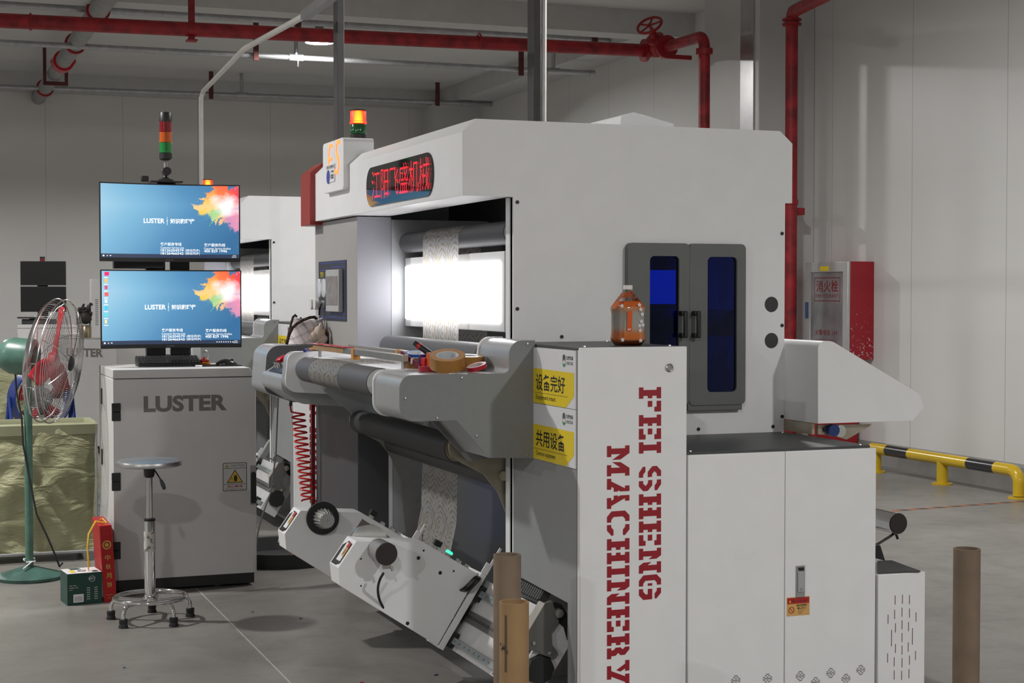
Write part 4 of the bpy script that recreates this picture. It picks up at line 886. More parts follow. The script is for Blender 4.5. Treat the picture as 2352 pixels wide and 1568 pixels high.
        k.build('cable_bundle', BLACK, arm)
        ck = mc+YY*th
        MB().lathe(ck, YY, [(.085, 0), (.085, .02), (.055, .03), (.055, .12), (.03, .16), (0, .16)], 28).build('chuck', STEEL, arm)
    else:
        cq = at(740, 1189, Y=Y2); cq.y = Y
        MB().lathe(cq, -YY, [(.078, -.002), (.078, .016), (.03, .018)], 36).build('chuck_flange', BLACK, arm)
        k = MB(); n = 18; prof = []
        for j, (r, h) in enumerate(((.050, .016), (.05, .03), (.047, .05), (.040, .085), (.036, .10))):
            prof.append([cq-YY*h+Vector((c_(2*PI*i/(n*4))*(r*(1 if (i % 4) in (0, 1) else .9)), 0, s_(2*PI*i/(n*4))*(r*(1 if (i % 4) in (0, 1) else .9)))) for i in range(n*4)])
        k.surf(prof, True); o_ = len(k.v)-n*4; k.f.append(tuple(range(o_, o_+n*4))); k.mi.append(0)
        k.lathe(cq-YY*.1, -YY, [(.02, 0), (.02, .003), (.006, .003), (.004, .008), (0, .008)], 20); k.build('chuck', mat('chuck_steel', (.50, .49, .47), .33, metal=.85), arm, smooth=25)
        for px, (r0) in ((740, .047),): 
            k = MB(); k.plate([(lambda q: Vector((q.x, Y-.0012, q.z)))(at(px_, py_, Y=Y2)) for px_, py_ in ((803, 1236), (832, 1191), (897, 1234), (868, 1276))], (0, .001, 0)); k.build('arm_plate', mat('plate_khaki', (.17, .16, .145), .5), arm)
    return arm
make_arm(Y1, True); make_arm(Y2, False)
# the beam that carries both arms, running across the machine
YB0, YBE = 5.70, 8.05
bt = LF*.94-.06
k = MB().plate([G(.015, -.03, YB0), G(bt+.06, -.03, YB0), G(bt+.06, -.15, YB0), G(.015, -.15, YB0)], (0, YBE-YB0, 0)); bm_ = k.build('beam', mat('beam_white', (.62, .62, .62), .4), w_)
k = MB()
for a in (.22, .84): k.plate([G(LF*a-.014, -.008, YB0+.02), G(LF*a+.014, -.008, YB0+.02), G(LF*a+.014, -.03, YB0+.02), G(LF*a-.014, -.03, YB0+.02)], (0, YBE-YB0-.04, 0))
k.build('slide_rail', mat('rail_steel', (.34, .37, .38), .35, metal=.6), bm_)
k = MB().plate([G(LF*.44, -.022, YB0+.02), G(LF*.58, -.022, YB0+.02), G(LF*.58, -.03, YB0+.02), G(LF*.44, -.03, YB0+.02)], (0, YBE-YB0-.04, 0)); rk = k.build('hole_rack', mat('rack_grey', (.10, .10, .10), .5), bm_)
k = MB()
for i in range(40): c = G(LF*.51, -.0215, YB0+.06+i*.026); k.lathe(c, ax, [(.008, 0), (0, .0005)], 12)
k.build('rack_holes', INK, bm_)
k = MB()
for a in (.22, .84):
    for i in range(20): c = G(LF*a, -.0075, YB0+.08+i*.06); k.lathe(c, ax, [(.005, 0), (0, .0004)], 10)
k.build('rail_holes', mat('teal_dots', (.02, .16, .13), .5), bm_)
for Y in (Y1, Y2):
    k = MB()
    for a in (.22, .84): k.plate([G(LF*a-.035, -.002, Y-.01), G(LF*a+.035, -.002, Y-.01), G(LF*a+.035, -.026, Y-.01), G(LF*a-.035, -.026, Y-.01)], (0, .16, 0))
    k.plate([G(LF*.38, -.002, Y+.03), G(LF*.62, -.002, Y+.03), G(LF*.62, -.02, Y+.03), G(LF*.38, -.02, Y+.03)], (0, .1, 0)); k.build('slide_block', BLACK, bm_)
k = MB(); k.plate([G(LF*.84-.03, .004, YB0+.12), G(LF*.84+.03, .004, YB0+.12), G(LF*.84+.03, -.03, YB0+.12), G(LF*.84-.03, -.03, YB0+.12)], (0, .03, 0)); k.build('rail_stop', BLACK, bm_)
# cable chain along the top of the beam
k = MB()
for i in range(26):
    y = 5.92+i*.022
    if y < Y1-.01: k.plate([G(-.055, -.035, y), G(-.005, -.035, y), G(-.005, -.075, y), G(-.055, -.075, y)], (0, .014, 0))
k.plate([G(-.05, -.038, 5.91), G(-.01, -.038, 5.91), G(-.01, -.07, 5.91), G(-.05, -.07, 5.91)], (0, Y1-5.91, 0)); k.build('cable_chain', mat('chain_grey', (.06, .06, .062), .5), w_)
k = MB()
for i in range(8):
    y = Y2-.2+i*.022; k.plate([G(-.055, -.035, y), G(-.005, -.035, y), G(-.005, -.075, y), G(-.055, -.075, y)], (0, .014, 0))
k.build('cable_chain', MATS['chain_grey'], w_)
# end plate with pivot at the near end, and the lever behind
def EP(px, py, Y=YB0-.02): q = at(px, py, Y=Y); return Vector((q.x, Y, q.z))
PLM = mat('plate_steel_dark', (.15, .145, .135), .45, metal=.4)
k = MB().plate([EP(*p) for p in ((1214, 1450), (1252, 1386), (1268, 1380), (1284, 1428), (1266, 1452), (1268, 1480), (1282, 1498), (1270, 1512), (1240, 1496), (1212, 1492))], (0, .02, 0)); ep = k.build('end_plate', PLM, w_)
k = MB(); k.obox((EP(1233, 1418)+Vector((0, .03, 0))), EP(1252, 1386)-EP(1214, 1450), YY, Vector((0, 0, 1)).cross(YY), .062, .03, .003); k.build('end_plate_edge', mat('edge_tan', (.42, .39, .34), .4, metal=.5), w_)
for px, py in ((1226, 1476), (1261, 1499)): MB().lathe(EP(px, py)-YY*.001, -YY, [(.0075, 0), (.007, .004), (.004, .004), (.004, .001), (0, .001)], 14).build('bolt', STEEL, ep)
pc = EP(1275, 1402, YB0-.03); k = MB(); k.plate([EP(*p, Y=YB0-.005) for p in ((1258, 1392), (1274, 1382), (1290, 1388), (1303, 1408), (1303, 1470), (1295, 1440), (1262, 1412))], (0, .03, 0)); k.build('lever', BLACK, w_)
MB().lathe(Vector((EP(1282, 1407).x, YB0+.0, EP(1282, 1407).z)), -YY, [(.017, 0), (.017, .035), (0, .036)], 24).build('pivot_pin', BRUSH, ep)
k = MB(); c = EP(1245, 1540, YB0-.03); k.lathe((c.x, YB0-.02, c.z), YY, [(.055, 0), (.06, .01), (.06, .12), (0, .12)], 8); k.build('gear_motor', mat('motor_black', (.012, .012, .013), .5), w_)
# cover plate above the pivot in the cut-out of the cabinet side
# ------------------------------------------------------------------ roll holder on the far right
rh_ = thing('rewind_stand', 'polished steel roll holder with dark end cap, poking out right of the low cabinet', 'roll stand', (3.9, 6.6, FL))
D0 = 6.1; c = at(2063, 1202, Y=D0); r = (at(2063, 1178, Y=D0).z-at(2063, 1227, Y=D0).z)/2
MB().cyl((c.x, D0, c.z), (c.x, D0+.55, c.z), r, n=36).build('roll_core', CHROME, rh_)
MB().lathe((c.x, D0-.0005, c.z), -YY, [(r-.001, 0), (r-.004, .004), (0, .004)], 32).build('end_cap', MATS['motor_cap_brown'], rh_)
k = MB(); k.tube([(c.x+.0, D0+.03, c.z-r), (c.x-.03, D0+.02, c.z-r-.012), (c.x-.09, D0+.03, c.z-r-.045), (c.x-.16, D0+.05, c.z-r-.08)], .006, 8); k.cyl((c.x+.0, D0+.02, c.z-r+.004), (c.x+.012, D0+.02, c.z-r-.024), .006, n=10); k.build('air_fitting', BLACK, rh_)
k = MB(); k.box((3.66, D0+.35, FL), (c.x+.05, D0+.47, c.z+.02)); k.build('arm', WHITE, rh_, bevel=.004)
k = MB(); q0 = at(2012, 1232, Y=6.05); k.plate([Vector((3.655, 6.05, .43)), at(2034, 1290, Y=6.05), at(2022, 1252, Y=6.05), Vector((3.655, 6.05, at(2016, 1252, Y=6.05).z))], (0, .05, 0)); k.build('stay', BLACK, rh_)
# ------------------------------------------------------------------ the second machine of the same make, farther back
OFF = Vector((.165, 5.42, 0))
m2 = dup(mach, mach.location+OFF, label='white inspection machine in the background, its lamp panel glowing right of the monitors', skip=('rear_hood', 'hood_bracket', 'drive_wheel', 'bearing_cover'))
dup(cc, cc.location+OFF, label='white cabinet with red lettering on the farther machine, behind the red coiled hose')
dup(w_, w_.location+OFF, label='tilted roll-holding stand of the farther machine, seen right of the screen cabinet')
LIFT = 0.0
# ------------------------------------------------------------------ screen cabinet (work station) in its own axes: front at y=0, x along the front
WSW, WSD, WSH = .742*K, .625*K, 1.128*K
WY = 8.47*K; WX = at(260, 1000, Y=WY).x
PW = lambda px, py, y=0.: (lambda q: Vector((q.x-WX, y, q.z)))(at(px, py, Y=WY+y))
WSM = mat('workstation_white', (.57, .565, .56), .42, var=.015, dirt=.06)
zlid = PW(258, 871).z; ztop = PW(258, 849).z; zb = PW(261, 1334).z; zbb = PW(261, 1350).z
ws = thing('screen_cabinet', 'white rolling cabinet with large grey lettering under the two lit monitors', 'cabinet', (WX, WY, 0), rz=0)
MB().box((0, .012, zb), (WSW, WSD, zlid)).build('cabinet_body', WSM, ws, bevel=.004)
k = MB(); k.plate([(0, 0, zlid+.003), (WSW, 0, zlid+.003), (WSW, 0, zlid+.006), (WSW-.035, 0, ztop), (0, 0, ztop)], (0, WSD, 0)); k.build('cabinet_lid', WSM, ws, bevel=.003)
d = MB().box((0, 0, zb), (WSW, .011, zlid-.002)).build('cabinet_door', WSM, ws, bevel=.002)
MB().box((.012, .012, zbb-.02), (WSW-.012, WSD-.02, zb)).build('plinth', BLACK, ws)
k = MB(); a, b = PW(330, 947), PW(521, 905); k.text('LUSTER', (a.x, -.0008, a.z), XX, ZZ, wd=b.x-a.x, h=b.z-a.z, bold=.042); k.build('door_lettering', GLET, d, smooth=0)
for py in ((926, 966), (1086, 1126), (1245, 1283)):
    k = MB(); q0, q1 = PW(255, py[0]), PW(277, py[1]); zm = (q0.z+q1.z)/2
    k.box((q0.x+.003, -.008, zm+.0012), (q1.x, .002, q0.z)); k.box((q0.x+.003, -.008, q1.z), (q1.x, .002, zm-.0012)); k.box((q0.x+.005, -.004, zm-.002), (q1.x-.002, .001, zm+.002)); k.build('hinge', BLACK, ws, bevel=.002)
for py in (923, 1070):
    k = MB(); z0 = PW(229, py).z; k.box((-.006, .5, z0-.045), (.004, .535, z0+.045)); k.build('hinge', BLACK, ws, bevel=.003)
a, b = PW(575, 1158), PW(590, 1068); k = MB(); k.box((a.x, -.004, a.z), (b.x-.004, 0, b.z)); k.m = 1; k.box((a.x+.003, -.009, a.z+.008), (b.x-.006, -.003, b.z-.05)); k.cyl(((a.x+b.x)/2-.002, -.012, b.z-.05), ((a.x+b.x)/2-.002, 0, b.z-.05), .014, n=18)
k.build('door_handle', [mat('handle_plate_grey', (.28, .28, .27), .45), BLACK], d)
a, b = PW(512, 1128), PW(567, 1061); W_, Hh = b.x-a.x, b.z-a.z; Q = lambda fx, fz, dd=.0014: Vector((a.x+fx*W_, -dd, a.z+fz*Hh))
k = MB(); k.m = 1; k.face(rrect(Q(0, 0, .0006), XX, ZZ, W_, Hh, .008)); k.m = 0; k.face(rrect(Q(.025, .02, .0009), XX, ZZ, W_*.95, Hh*.96, .007)); k.m = 1
k.face([Q(.03, .795), Q(.97, .795), Q(.97, .81), Q(.03, .81)]); k.face([Q(.03, .235), Q(.97, .235), Q(.97, .25), Q(.03, .25)])
k.text('CAUTION', Q(.34, .86), XX, ZZ, wd=W_*.56, h=Hh*.075); k.text('Warning electric shock', Q(.1, .04), XX, ZZ, wd=W_*.8, h=Hh*.05)
k.face([Q(.16, .29), Q(.84, .29), Q(.5, .76)]); k.face([Q(.08, .84), Q(.26, .84), Q(.17, .94)]); k.m = 2; k.face([Q(.21, .315, .0018), Q(.79, .315, .0018), Q(.5, .715, .0018)]); k.face([Q(.105, .85, .0018), Q(.235, .85, .0018), Q(.17, .925, .0018)]); k.m = 1
k.face([Q(.47, .34, .0022), Q(.58, .34, .0022), Q(.6, .46, .0022), Q(.56, .56, .0022), Q(.48, .56, .0022), Q(.45, .45, .0022)]); k.tube([Q(.36, .5, .0022), Q(.38, .45, .0022), Q(.36, .42, .0022), Q(.39, .37, .0022)], .0012, 5)
k.m = 3; k.text('当心触电', Q(.18, .12), XX, ZZ, wd=W_*.64, h=Hh*.09, bold=.02)
k.build('caution_label', [mat('label_grey', (.48, .475, .46), .5), INK, mat('label_amber', (.55, .36, .03), .5), mat('label_crimson', (.30, .02, .02), .5)], d, smooth=0)
for x, y in ((.075, .08), (.665, .08), (.665, .57), (.075, .57)):
    k = MB().cyl((x, y-.012, .032), (x, y+.012, .032), .032, n=20); k.box((x-.02, y-.02, .03), (x+.02, y+.02, zbb-.02)); k.build('caster', BLACKR, ws, bevel=.002)
for x in (.14, .58): MB().lathe((x, .08, 0), ZZ, [(.03, 0), (.03, .008), (.012, .015), (.008, .02), (.008, .09), (0, .09)], 16).build('levelling_foot', mat('foot_dark', (.1, .1, .1), .4, metal=.5), ws)
# ------------------------------------------------------------------ monitors with curved screens, in their own axes
def wallpaper(W, Hs):
    t = NT('wallpaper'); fx = t.ma('ADD', t.ma('DIVIDE', t.x, W), .5); fz = t.ma('DIVIDE', t.z, Hs)
    g = t.ma('ADD', t.ma('MULTIPLY', fx, .85), t.ma('MULTIPLY', t.ma('ABSOLUTE', t.ma('SUBTRACT', fz, .72)), .45))
    base = t.ramp(g, [(.0, (.30, .52, .66)), (.25, (.17, .40, .58)), (.6, (.075, .235, .42)), (1., (.03, .13, .28))])
    vec = t.comb(fx, t.ma('MULTIPLY', fz, Hs/W), 0.)
    n = t.noise(vec, 6, 6, .6, color=True); sp = t.t.nodes.new('ShaderNodeSeparateXYZ'); t.t.links.new(n, sp.inputs[0])
    qx = t.ma('ADD', fx, t.ma('MULTIPLY_ADD', sp.outputs[0], .26, -.13)); qz = t.ma('ADD', fz, t.ma('MULTIPLY_ADD', sp.outputs[1], .36, -.18))
    dx = t.ma('DIVIDE', t.ma('SUBTRACT', qx, .925), .20); dz = t.ma('DIVIDE', t.ma('SUBTRACT', qz, .74), .27)
    r = t.ma('SQRT', t.ma('ADD', t.ma('MULTIPLY', dx, dx), t.ma('MULTIPLY', dz, dz)))
    ang = t.ma('ARCTAN2', dz, dx)
    a2 = t.ma('FRACT', t.ma('DIVIDE', t.ma('ADD', ang, 2*PI), 2*PI))
    hue = t.ramp(a2, [(.0, (.75, .02, .08)), (.2, (.80, .05, .06)), (.33, (.85, .16, .05)), (.46, (.90, .50, .10)), (.53, (.85, .55, .08)), (.57, (.10, .55, .10)), (.64, (.15, .6, .15)), (.69, (.90, .55, .12)), (.76, (.55, .25, .40)), (.85, (.80, .25, .40)), (1., (.5, .1, .3))])
    hue = t.mix(t.ma('MULTIPLY', t.ma('GREATER_THAN', sp.outputs[2], .55), .3), hue, (.9, .6, .5))
    core = t.ramp(r, [(.2, (1, 1, 1)), (.6, (0, 0, 0))]); col = t.mix(core, hue, (.85, .83, .83))
    ux_, uz_ = t.ma('DIVIDE', dx, t.ma('MAXIMUM', r, .05)), t.ma('DIVIDE', dz, t.ma('MAXIMUM', r, .05))
    spk = t.noise(t.comb(ux_, uz_, t.ma('MULTIPLY', r, .25)), 2.6, 5, .65); reach = t.ma('MULTIPLY_ADD', t.ma('SUBTRACT', spk, .5), 3.2, 1.0)
    edge = t.ramp(t.ma('DIVIDE', t.ma('ADD', r, t.ma('MULTIPLY_ADD', t.noise(vec, 90, 2), .3, -.15)), t.ma('MAXIMUM', reach, .3)), [(.86, (1, 1, 1)), (1.06, (0, 0, 0))])
    col = t.mix(edge, base, col)
    bar = t.ma('LESS_THAN', fz, .052); col = t.mix(bar, col, (.02, .035, .075))
    t.b.inputs['Base Color'].default_value = (.01, .01, .01, 1); t.b.inputs['Roughness'].default_value = .3
    t.put(t.b.inputs['Emission Color'], col); t.b.inputs['Emission Strength'].default_value = 1.25
    return t.m
TXT = mat('screen_text', (.8, .8, .8), .5, emit=(1, 1, 1), est=.95)
MW, MH, MR = .745*K, .418*K, 1.3
def curve(x, dep=0.): return -(MR-math.sqrt(MR*MR-x*x))+dep        # y, concave towards the viewer (-y)
def curved(k, x0, x1, z0, z1, d0, d1, n=24):
    g = []
    for z, d in ((z0, d0), (z1, d0), (z1, d1), (z0, d1), (z0, d0)): g.append([Vector((x0+(x1-x0)*i/n, curve(x0+(x1-x0)*i/n, d), z)) for i in range(n+1)])
    k.surf(g); o = len(k.v)-5*(n+1)
    k.f += [(o, o+(n+1), o+2*(n+1), o+3*(n+1)), (o+n, o+(n+1)+n, o+2*(n+1)+n, o+3*(n+1)+n)]; k.mi += [k.m]*2
def make_monitor(label, loc, icons=False, lit=True, tilt=0., name='monitor'):
    m = thing(name, label, 'monitor', loc, rz=0); b_ = .007; chin = .022; sw, sh = MW-2*b_, MH-chin-b_
    k = MB(); curved(k, -MW/2, MW/2, -chin, MH-chin, .0, .022); k.box((-.16, .005, .08), (.16, .07, .3)); k.build('housing', BLACK, m, bevel=.002)
    k = MB(); curved(k, -sw/2, sw/2, 0., sh, -.0012, .001, 32); sc = k.build('screen', wallpaper(sw, sh) if lit and 'wallpaper' not in MATS else MATS['wallpaper'] if lit else mat('screen_off', (.006, .006, .007), .25), m)
    if lit:
        sc['label'] = 'lit blue screen with a burst of coloured powder'
        k = MB()
        def put(s, fx, fz, w_f, hh, bold=.0):
            o_ = len(k.v); k.text(s, (-sw/2+fx*sw, 0, fz*sh), XX, ZZ, wd=w_f*sw, h=hh*sh, bold=bold)
            for v in k.v[o_:]: v.y = curve(v.x)-.003
        put('LUSTER', .313, .475, .153, .066, .025); put('知识和理性', .507, .472, .178, .070, .025)
        o_ = len(k.v); k.box((-sw/2+.485*sw-.0006, 0, .45*sh), (-sw/2+.485*sw+.0006, .0001, .565*sh)); k.box((-sw/2+.485*sw-.0022, 0, .50*sh), (-sw/2+.485*sw+.0022, .0001, .515*sh))
        for v in k.v[o_:]: v.y = curve(v.x)-.003
        put('客户服务专线', .435, .168, .153, .045, .01); put('Customer Service Line', .435, .128, .171, .028); put('18126204579', .437, .088, .165, .033, .01); put('(微信同步)', .615, .082, .105, .042); put('18126466542', .437, .046, .165, .033, .01); put('(微信同步)', .615, .040, .105, .042)
        put('客户服务热线', .752, .160, .15, .045, .01); put('Customer Service Hotline', .75, .120, .19, .028); put('400 829 1996', .75, .080, .165, .036, .01)
        put('18:25', .955, .028, .024, .014); put('2023/9/26', .948, .008, .032, .012)
        def sq(fx, fz, wf, hf):
            x0, x1 = -sw/2+fx*sw, -sw/2+(fx+wf)*sw; y = curve(x0)-.003; k.face([(x0, y, fz*sh), (x1, y, fz*sh), (x1, y, (fz+hf)*sh), (x0, y, (fz+hf)*sh)])
        sq(.013, .014, .011, .02); sq(.042, .018, .007, .012); sq(.063, .02, .012, .01)
        if icons:
            for i in range(8): sq(.83+.016*i, .018, .007, .012)
        k.build('screen_text', TXT, sc, smooth=0)
        if icons:
            k = MB(); mats = []
            for i, (c1_, wd) in enumerate((((.85, .02, .15), .032), ((.9, .5, .1), .02), ((.55, .1, .25), .022), ((.85, .12, .1), .027), ((.6, .75, .85), .02), ((.05, .55, .75), .022), ((.1, .65, .65), .022), ((.8, .7, .3), .016))):
                k.m = i; sq(.020, .935-.1*i*.92, wd, .05); mats.append(mat('icon_colour_%d' % i, c1_, .5, emit=c1_, est=.9)); k.m = 8; sq(.014, .905-.1*i*.92, .03, .009)
            k.build('screen_icons', mats+[TXT], sc, smooth=0)
    k = MB(); o_ = len(k.v); k.text('PHILIPS', (-.02, -.0015, -chin+.008), XX, ZZ, wd=.04, h=.006)
    for v in k.v[o_:]: v.y = curve(v.x)-.0012
    k.build('bezel_lettering', mat('bezel_grey', (.25, .25, .25), .5), m, smooth=0)
    return m
MY = 8.78*K
mu_ = at(391, 592, Y=MY-.03); mlo = at(394, 790, Y=MY-.06)
top_mon = make_monitor('upper of the two lit blue monitors above the white cabinet', (mu_.x, MY, mu_.z))
low_mon = make_monitor('lower of the two lit blue monitors, desktop icons down its left side', (mlo.x, MY-.03, mlo.z), icons=True)
# the stand that carries both screens
st = thing('monitor_stand', 'black double monitor stand on the white screen cabinet', 'stand', (mlo.x, MY+.11, ztop))
xs = mlo.x; k = MB(); k.box((xs-.11, MY+.155, ztop+.012), (xs+.0, MY+.2, mu_.z+.3)); k.m = 0; k.build('column', BLACK, st, bevel=.004)
MB().box((xs+.03, MY+.155, ztop+.012), (xs+.14, MY+.195, mu_.z+.26)).build('column', BLACK, st, bevel=.004)
MB().box((xs-.14, MY+.09, ztop), (xs+.17, MY+.25, ztop+.012)).build('base_plate', BLACK, st, bevel=.003)
k = MB(); k.box((mu_.x-.3, MY+.085, mu_.z-.06), (mu_.x-.02, MY+.15, mu_.z+.02)); k.build('power_box', BLACK, st, bevel=.004)
k = MB(); k.box((mu_.x-.10, MY+.0, mu_.z+MH-.012), (mu_.x+.08, MY+.12, mu_.z+MH-.004)); k.box((mu_.x-.05, MY+.085, mu_.z+.2), (mu_.x+.05, MY+.12, mu_.z+MH-.01)); k.build('top_shelf', BLACK, st)
k = MB(); k.tube([(xs+.02, MY+.06, mlo.z+.02), (xs+.06, MY+.06, mlo.z-.025), (xs+.12, MY+.06, mlo.z-.03), (xs+.17, MY+.06, mlo.z+.01)], .005, 8); k.build('cable', BLACK, st)
tl = at(381, 412, Y=MY+.05); zt0 = mu_.z+MH-.004
tw = thing('signal_tower', 'unlit red, orange and green signal tower standing on the upper monitor', 'signal light', (tl.x, MY+.05, zt0))
zz1 = at(381, 366, Y=MY+.05).z
MB().lathe((tl.x, MY+.05, zt0), ZZ, [(.045, 0), (.045, .008), (.022, .018), (.014, .03), (.014, .04), (0, .04)], 22).build('base', BLACK, tw)
MB().lathe((tl.x, MY+.03, zt0+.055), -YY, [(.024, -.03), (.024, .03), (.008, .03), (.006, .034), (0, .034)], 22).build('swivel_joint', BLACK, tw)
MB().cyl((tl.x, MY+.05, zt0+.07), (tl.x, MY+.05, zz1+.01), .010, n=14).build('neck', mat('neck_grey', (.3, .3, .3), .4), tw)
seg = (at(381, 278, Y=MY+.05).z-at(381, 350, Y=MY+.05).z)/3
h = zz1
MB().lathe((tl.x, MY+.05, h), ZZ, [(.024, -.006), (.036, .002), (.036, .035), (0, .035)], 26).build('collar', BLACK, tw); h += .035
for m_ in (LGRN, LORG, LRED):
    MB().lathe((tl.x, MY+.05, h), ZZ, [(.034, 0), (.037, .002), (.037, .008), (.0345, .010), (.0345, seg), (0, seg)], 28).build('light_segment', m_, tw); h += seg
MB().lathe((tl.x, MY+.05, h), ZZ, [(.036, 0), (.036, .05), (.033, .054), (0, .054)], 28).build('light_cap', BLACK, tw)
cb = at(332, 417, Y=MY+.03); MBx = MB().box((cb.x-.02, MY-.0, zt0-.006), (cb.x+.02, MY+.05, zt0+.026)); tag(centre(MBx.build('sensor_box', BLACK, bevel=.004)), 'small black box on the top edge of the upper monitor, left of the tower', 'sensor')
# far background light stack top seen over the screen's corner is part of the second machine
# keyboard, mouse and the rest on the lid
def T(px, py): return at(px, py, Z=ztop)
kl, kr = at(318, 840, Y=WY+.30), at(462, 839, Y=WY+.30); kl.z = kr.z = ztop; kw = kr.x-kl.x
kb = thing('keyboard', 'black keyboard in front of the lower monitor', 'keyboard', (kl.x, kl.y, ztop))
kd = .15; tilt = .036
k = MB(); k.plate([(kl.x, kl.y, ztop), (kl.x, kl.y, ztop+.014), (kl.x, kl.y+kd, ztop+.014+tilt), (kl.x, kl.y+kd, ztop+tilt*.9), (kl.x, kl.y+kd-.02, ztop), (kl.x, kl.y+kd-.1, ztop)], (kw, 0, 0)); k.build('keyboard_body', BLACK, kb, bevel=.003)
keym = mat('key_black', (.03, .03, .032), .45)
k = MB(); nx, ny = 20, 5
for j in range(ny):
    for i in range(nx):
        if j == 0 and 5 <= i <= 9 and i != 5: continue
        wk = kw/nx*.86*(5.6 if (j == 0 and i == 5) else 1)
        a = kl+Vector((kw*(i+.08)/nx, kd*(j+.14)/ny*.96, .016+tilt*(j+.14)/ny)); dv = Vector((0, kd/ny*.78, tilt/ny*.78))
        k.add([a, a+XX*wk, a+XX*wk+dv, a+dv, a+ZZ*.006+XX*.001, a+XX*(wk-.001)+ZZ*.006, a+XX*(wk-.001)+dv*.95+ZZ*.006, a+XX*.001+dv*.95+ZZ*.006], [(0, 3, 2, 1), (4, 5, 6, 7), (0, 1, 5, 4), (1, 2, 6, 5), (2, 3, 7, 6), (3, 0, 4, 7)])
k.build('keys', keym, kb, smooth=0)
a = at(452, 840, Y=WY+.2); a.z = ztop; mp = MB(); mp.box((a.x, a.y, ztop), (a.x+.26, a.y+.2, ztop+.004)); tag(centre(mp.build('mouse_pad', mat('pad_black', (.018, .018, .02), .8))), 'thin black mouse pad at the right end of the white cabinet top', 'mouse pad')
q = at(521, 835, Y=WY+.26); q.z = ztop; ms_ = thing('computer_mouse', 'black computer mouse on the mouse pad', 'mouse', (q.x, q.y+.03, ztop+.003))
k = MB(); g = []
for j in range(9):
    v = j/8; r = []
    for i in range(17):
        aa = PI*i/16; wd = .044*math.sin(PI*(.12+.80*v))**.6; r.append(Vector((q.x-.0+(-.055+.115*v)*1., q.y+.03-wd*c_(aa), ztop+.004+.036*s_(aa)**.7*math.sin(PI*(.10+.8*v))**.8)))
    g.append(r)
k.surf(g); k.f += [tuple(range(17)), tuple(range(8*17, 9*17))]; k.mi += [0, 0]; k.build('shell', mat('mouse_black', (.02, .02, .022), .25), ms_, smooth=80)
MB().cyl((q.x+.035, q.y+.025, ztop+.03), (q.x+.035, q.y+.035, ztop+.03), .009, n=12).build('scroll_wheel', BLACKR, ms_)
q = at(476, 834, Y=WY+.3); k = thing('dongle', 'red and orange plastic dongle with a wire loop, beside the keyboard', 'dongle', (q.x, q.y+.1, ztop))
c = Vector((q.x, q.y+.1, ztop)); MB().lathe(c, ZZ, [(.032, 0), (.034, .006), (.034, .016), (.03, .018), (0, .018)], 18).build('base', mat('dongle_orange', (.6, .2, .02), .4), k)
MB().lathe(c+ZZ*.018, ZZ, [(.028, 0), (.03, .01), (.016, .018), (.012, .028), (0, .03)], 16).build('top', mat('dongle_red', (.3, .02, .015), .4), k)
MB().tube([c+Vector((.0, 0, .045)), c+Vector((-.006, 0, .07)), c+Vector((.004, 0, .088)), c+Vector((.02, 0, .08)), c+Vector((.026, 0, .055)), c+Vector((.02, 0, .035))], .002, 6).build('wire_loop', STEEL, k)
a, b = at(449, 841, Y=WY+.17), at(464, 843, Y=WY+.15); a.z = b.z = ztop; k = MB().cyl(a+ZZ*.006, b+ZZ*.006, .0055, n=10); tag(centre(k.build('pen', PAPER)), 'short white pen lying at the left edge of the mouse pad', 'pen')
# ------------------------------------------------------------------ stool
sp_ = at(345, 1424, Z=0); S0 = Vector((sp_.x, sp_.y, 0)); zseat = at(341, 1054, D=(sp_-Vector((0, 0, CAMH))).dot(FW)).z
so = thing('stool', 'round chrome stool with footring standing in front of the white screen cabinet', 'stool', S0)
MB().lathe(S0+ZZ*(zseat-.032), ZZ, [(.152, 0), (.163, .004), (.165, .014), (.160, .026), (.149, .031), (0, .033)], 48).build('seat', mat('seat_steel', (.5, .5, .5), .38, metal=1., var=.03), so)
MB().lathe(S0+ZZ*(zseat-.09), ZZ, [(.02, 0), (.026, .01), (.03, .058), (.0, .058)], 20).build('seat_collar', BLACK, so)
z1, z2 = .485*K, .115
MB().cyl(S0+ZZ*z1, S0+ZZ*(zseat-.08), .0165, n=22).build('gas_column', mat('column_chrome', (.55, .55, .55), .15, metal=1., var=.02), so)
MB().lathe(S0+ZZ*z2, ZZ, [(.036, -.03), (.036, .0), (.030, .006), (.028, .02), (.028, z1-z2-.01), (.024, z1-z2), (0, z1-z2)], 26).build('outer_column', CHROME, so)
MB().lathe(S0+ZZ*(z1-.012), ZZ, [(.0275, 0), (.029, .003), (.029, .012), (.018, .016), (0, .016)], 24).build('column_ring', BLACK, so)
t = NT('torn_label'); t.put(t.b.inputs['Base Color'], t.ramp(t.noise(t.v, 40, 3), [(.42, (.2, .19, .18)), (.5, (.55, .53, .49))])); t.b.inputs['Roughness'].default_value = .6
MB().lathe(S0+ZZ*.35, ZZ, [(.0285, 0), (.0285, .1)], 26).build('torn_label', t.m, so)
k = MB(); dv = RT*.028-FW*.008; k.tube([S0+dv*.6+ZZ*(zseat-.035), S0+dv*1.6+ZZ*(zseat-.075), S0+dv*2.3+ZZ*(zseat-.105)], .004, 8); k.tube([S0+dv*2.2+ZZ*(zseat-.1), S0+dv*2.6+ZZ*(zseat-.125), S0+dv*2.9+ZZ*(zseat-.148)], [.007, .011, .008], 10); k.build('lever', BLACK, so)
MB().ring(S0+ZZ*.118, ZZ, .178, .011, 56, 10).build('foot_ring', CHROME, so)
a0 = math.atan2(-FW.y, -FW.x)+math.radians(-26)
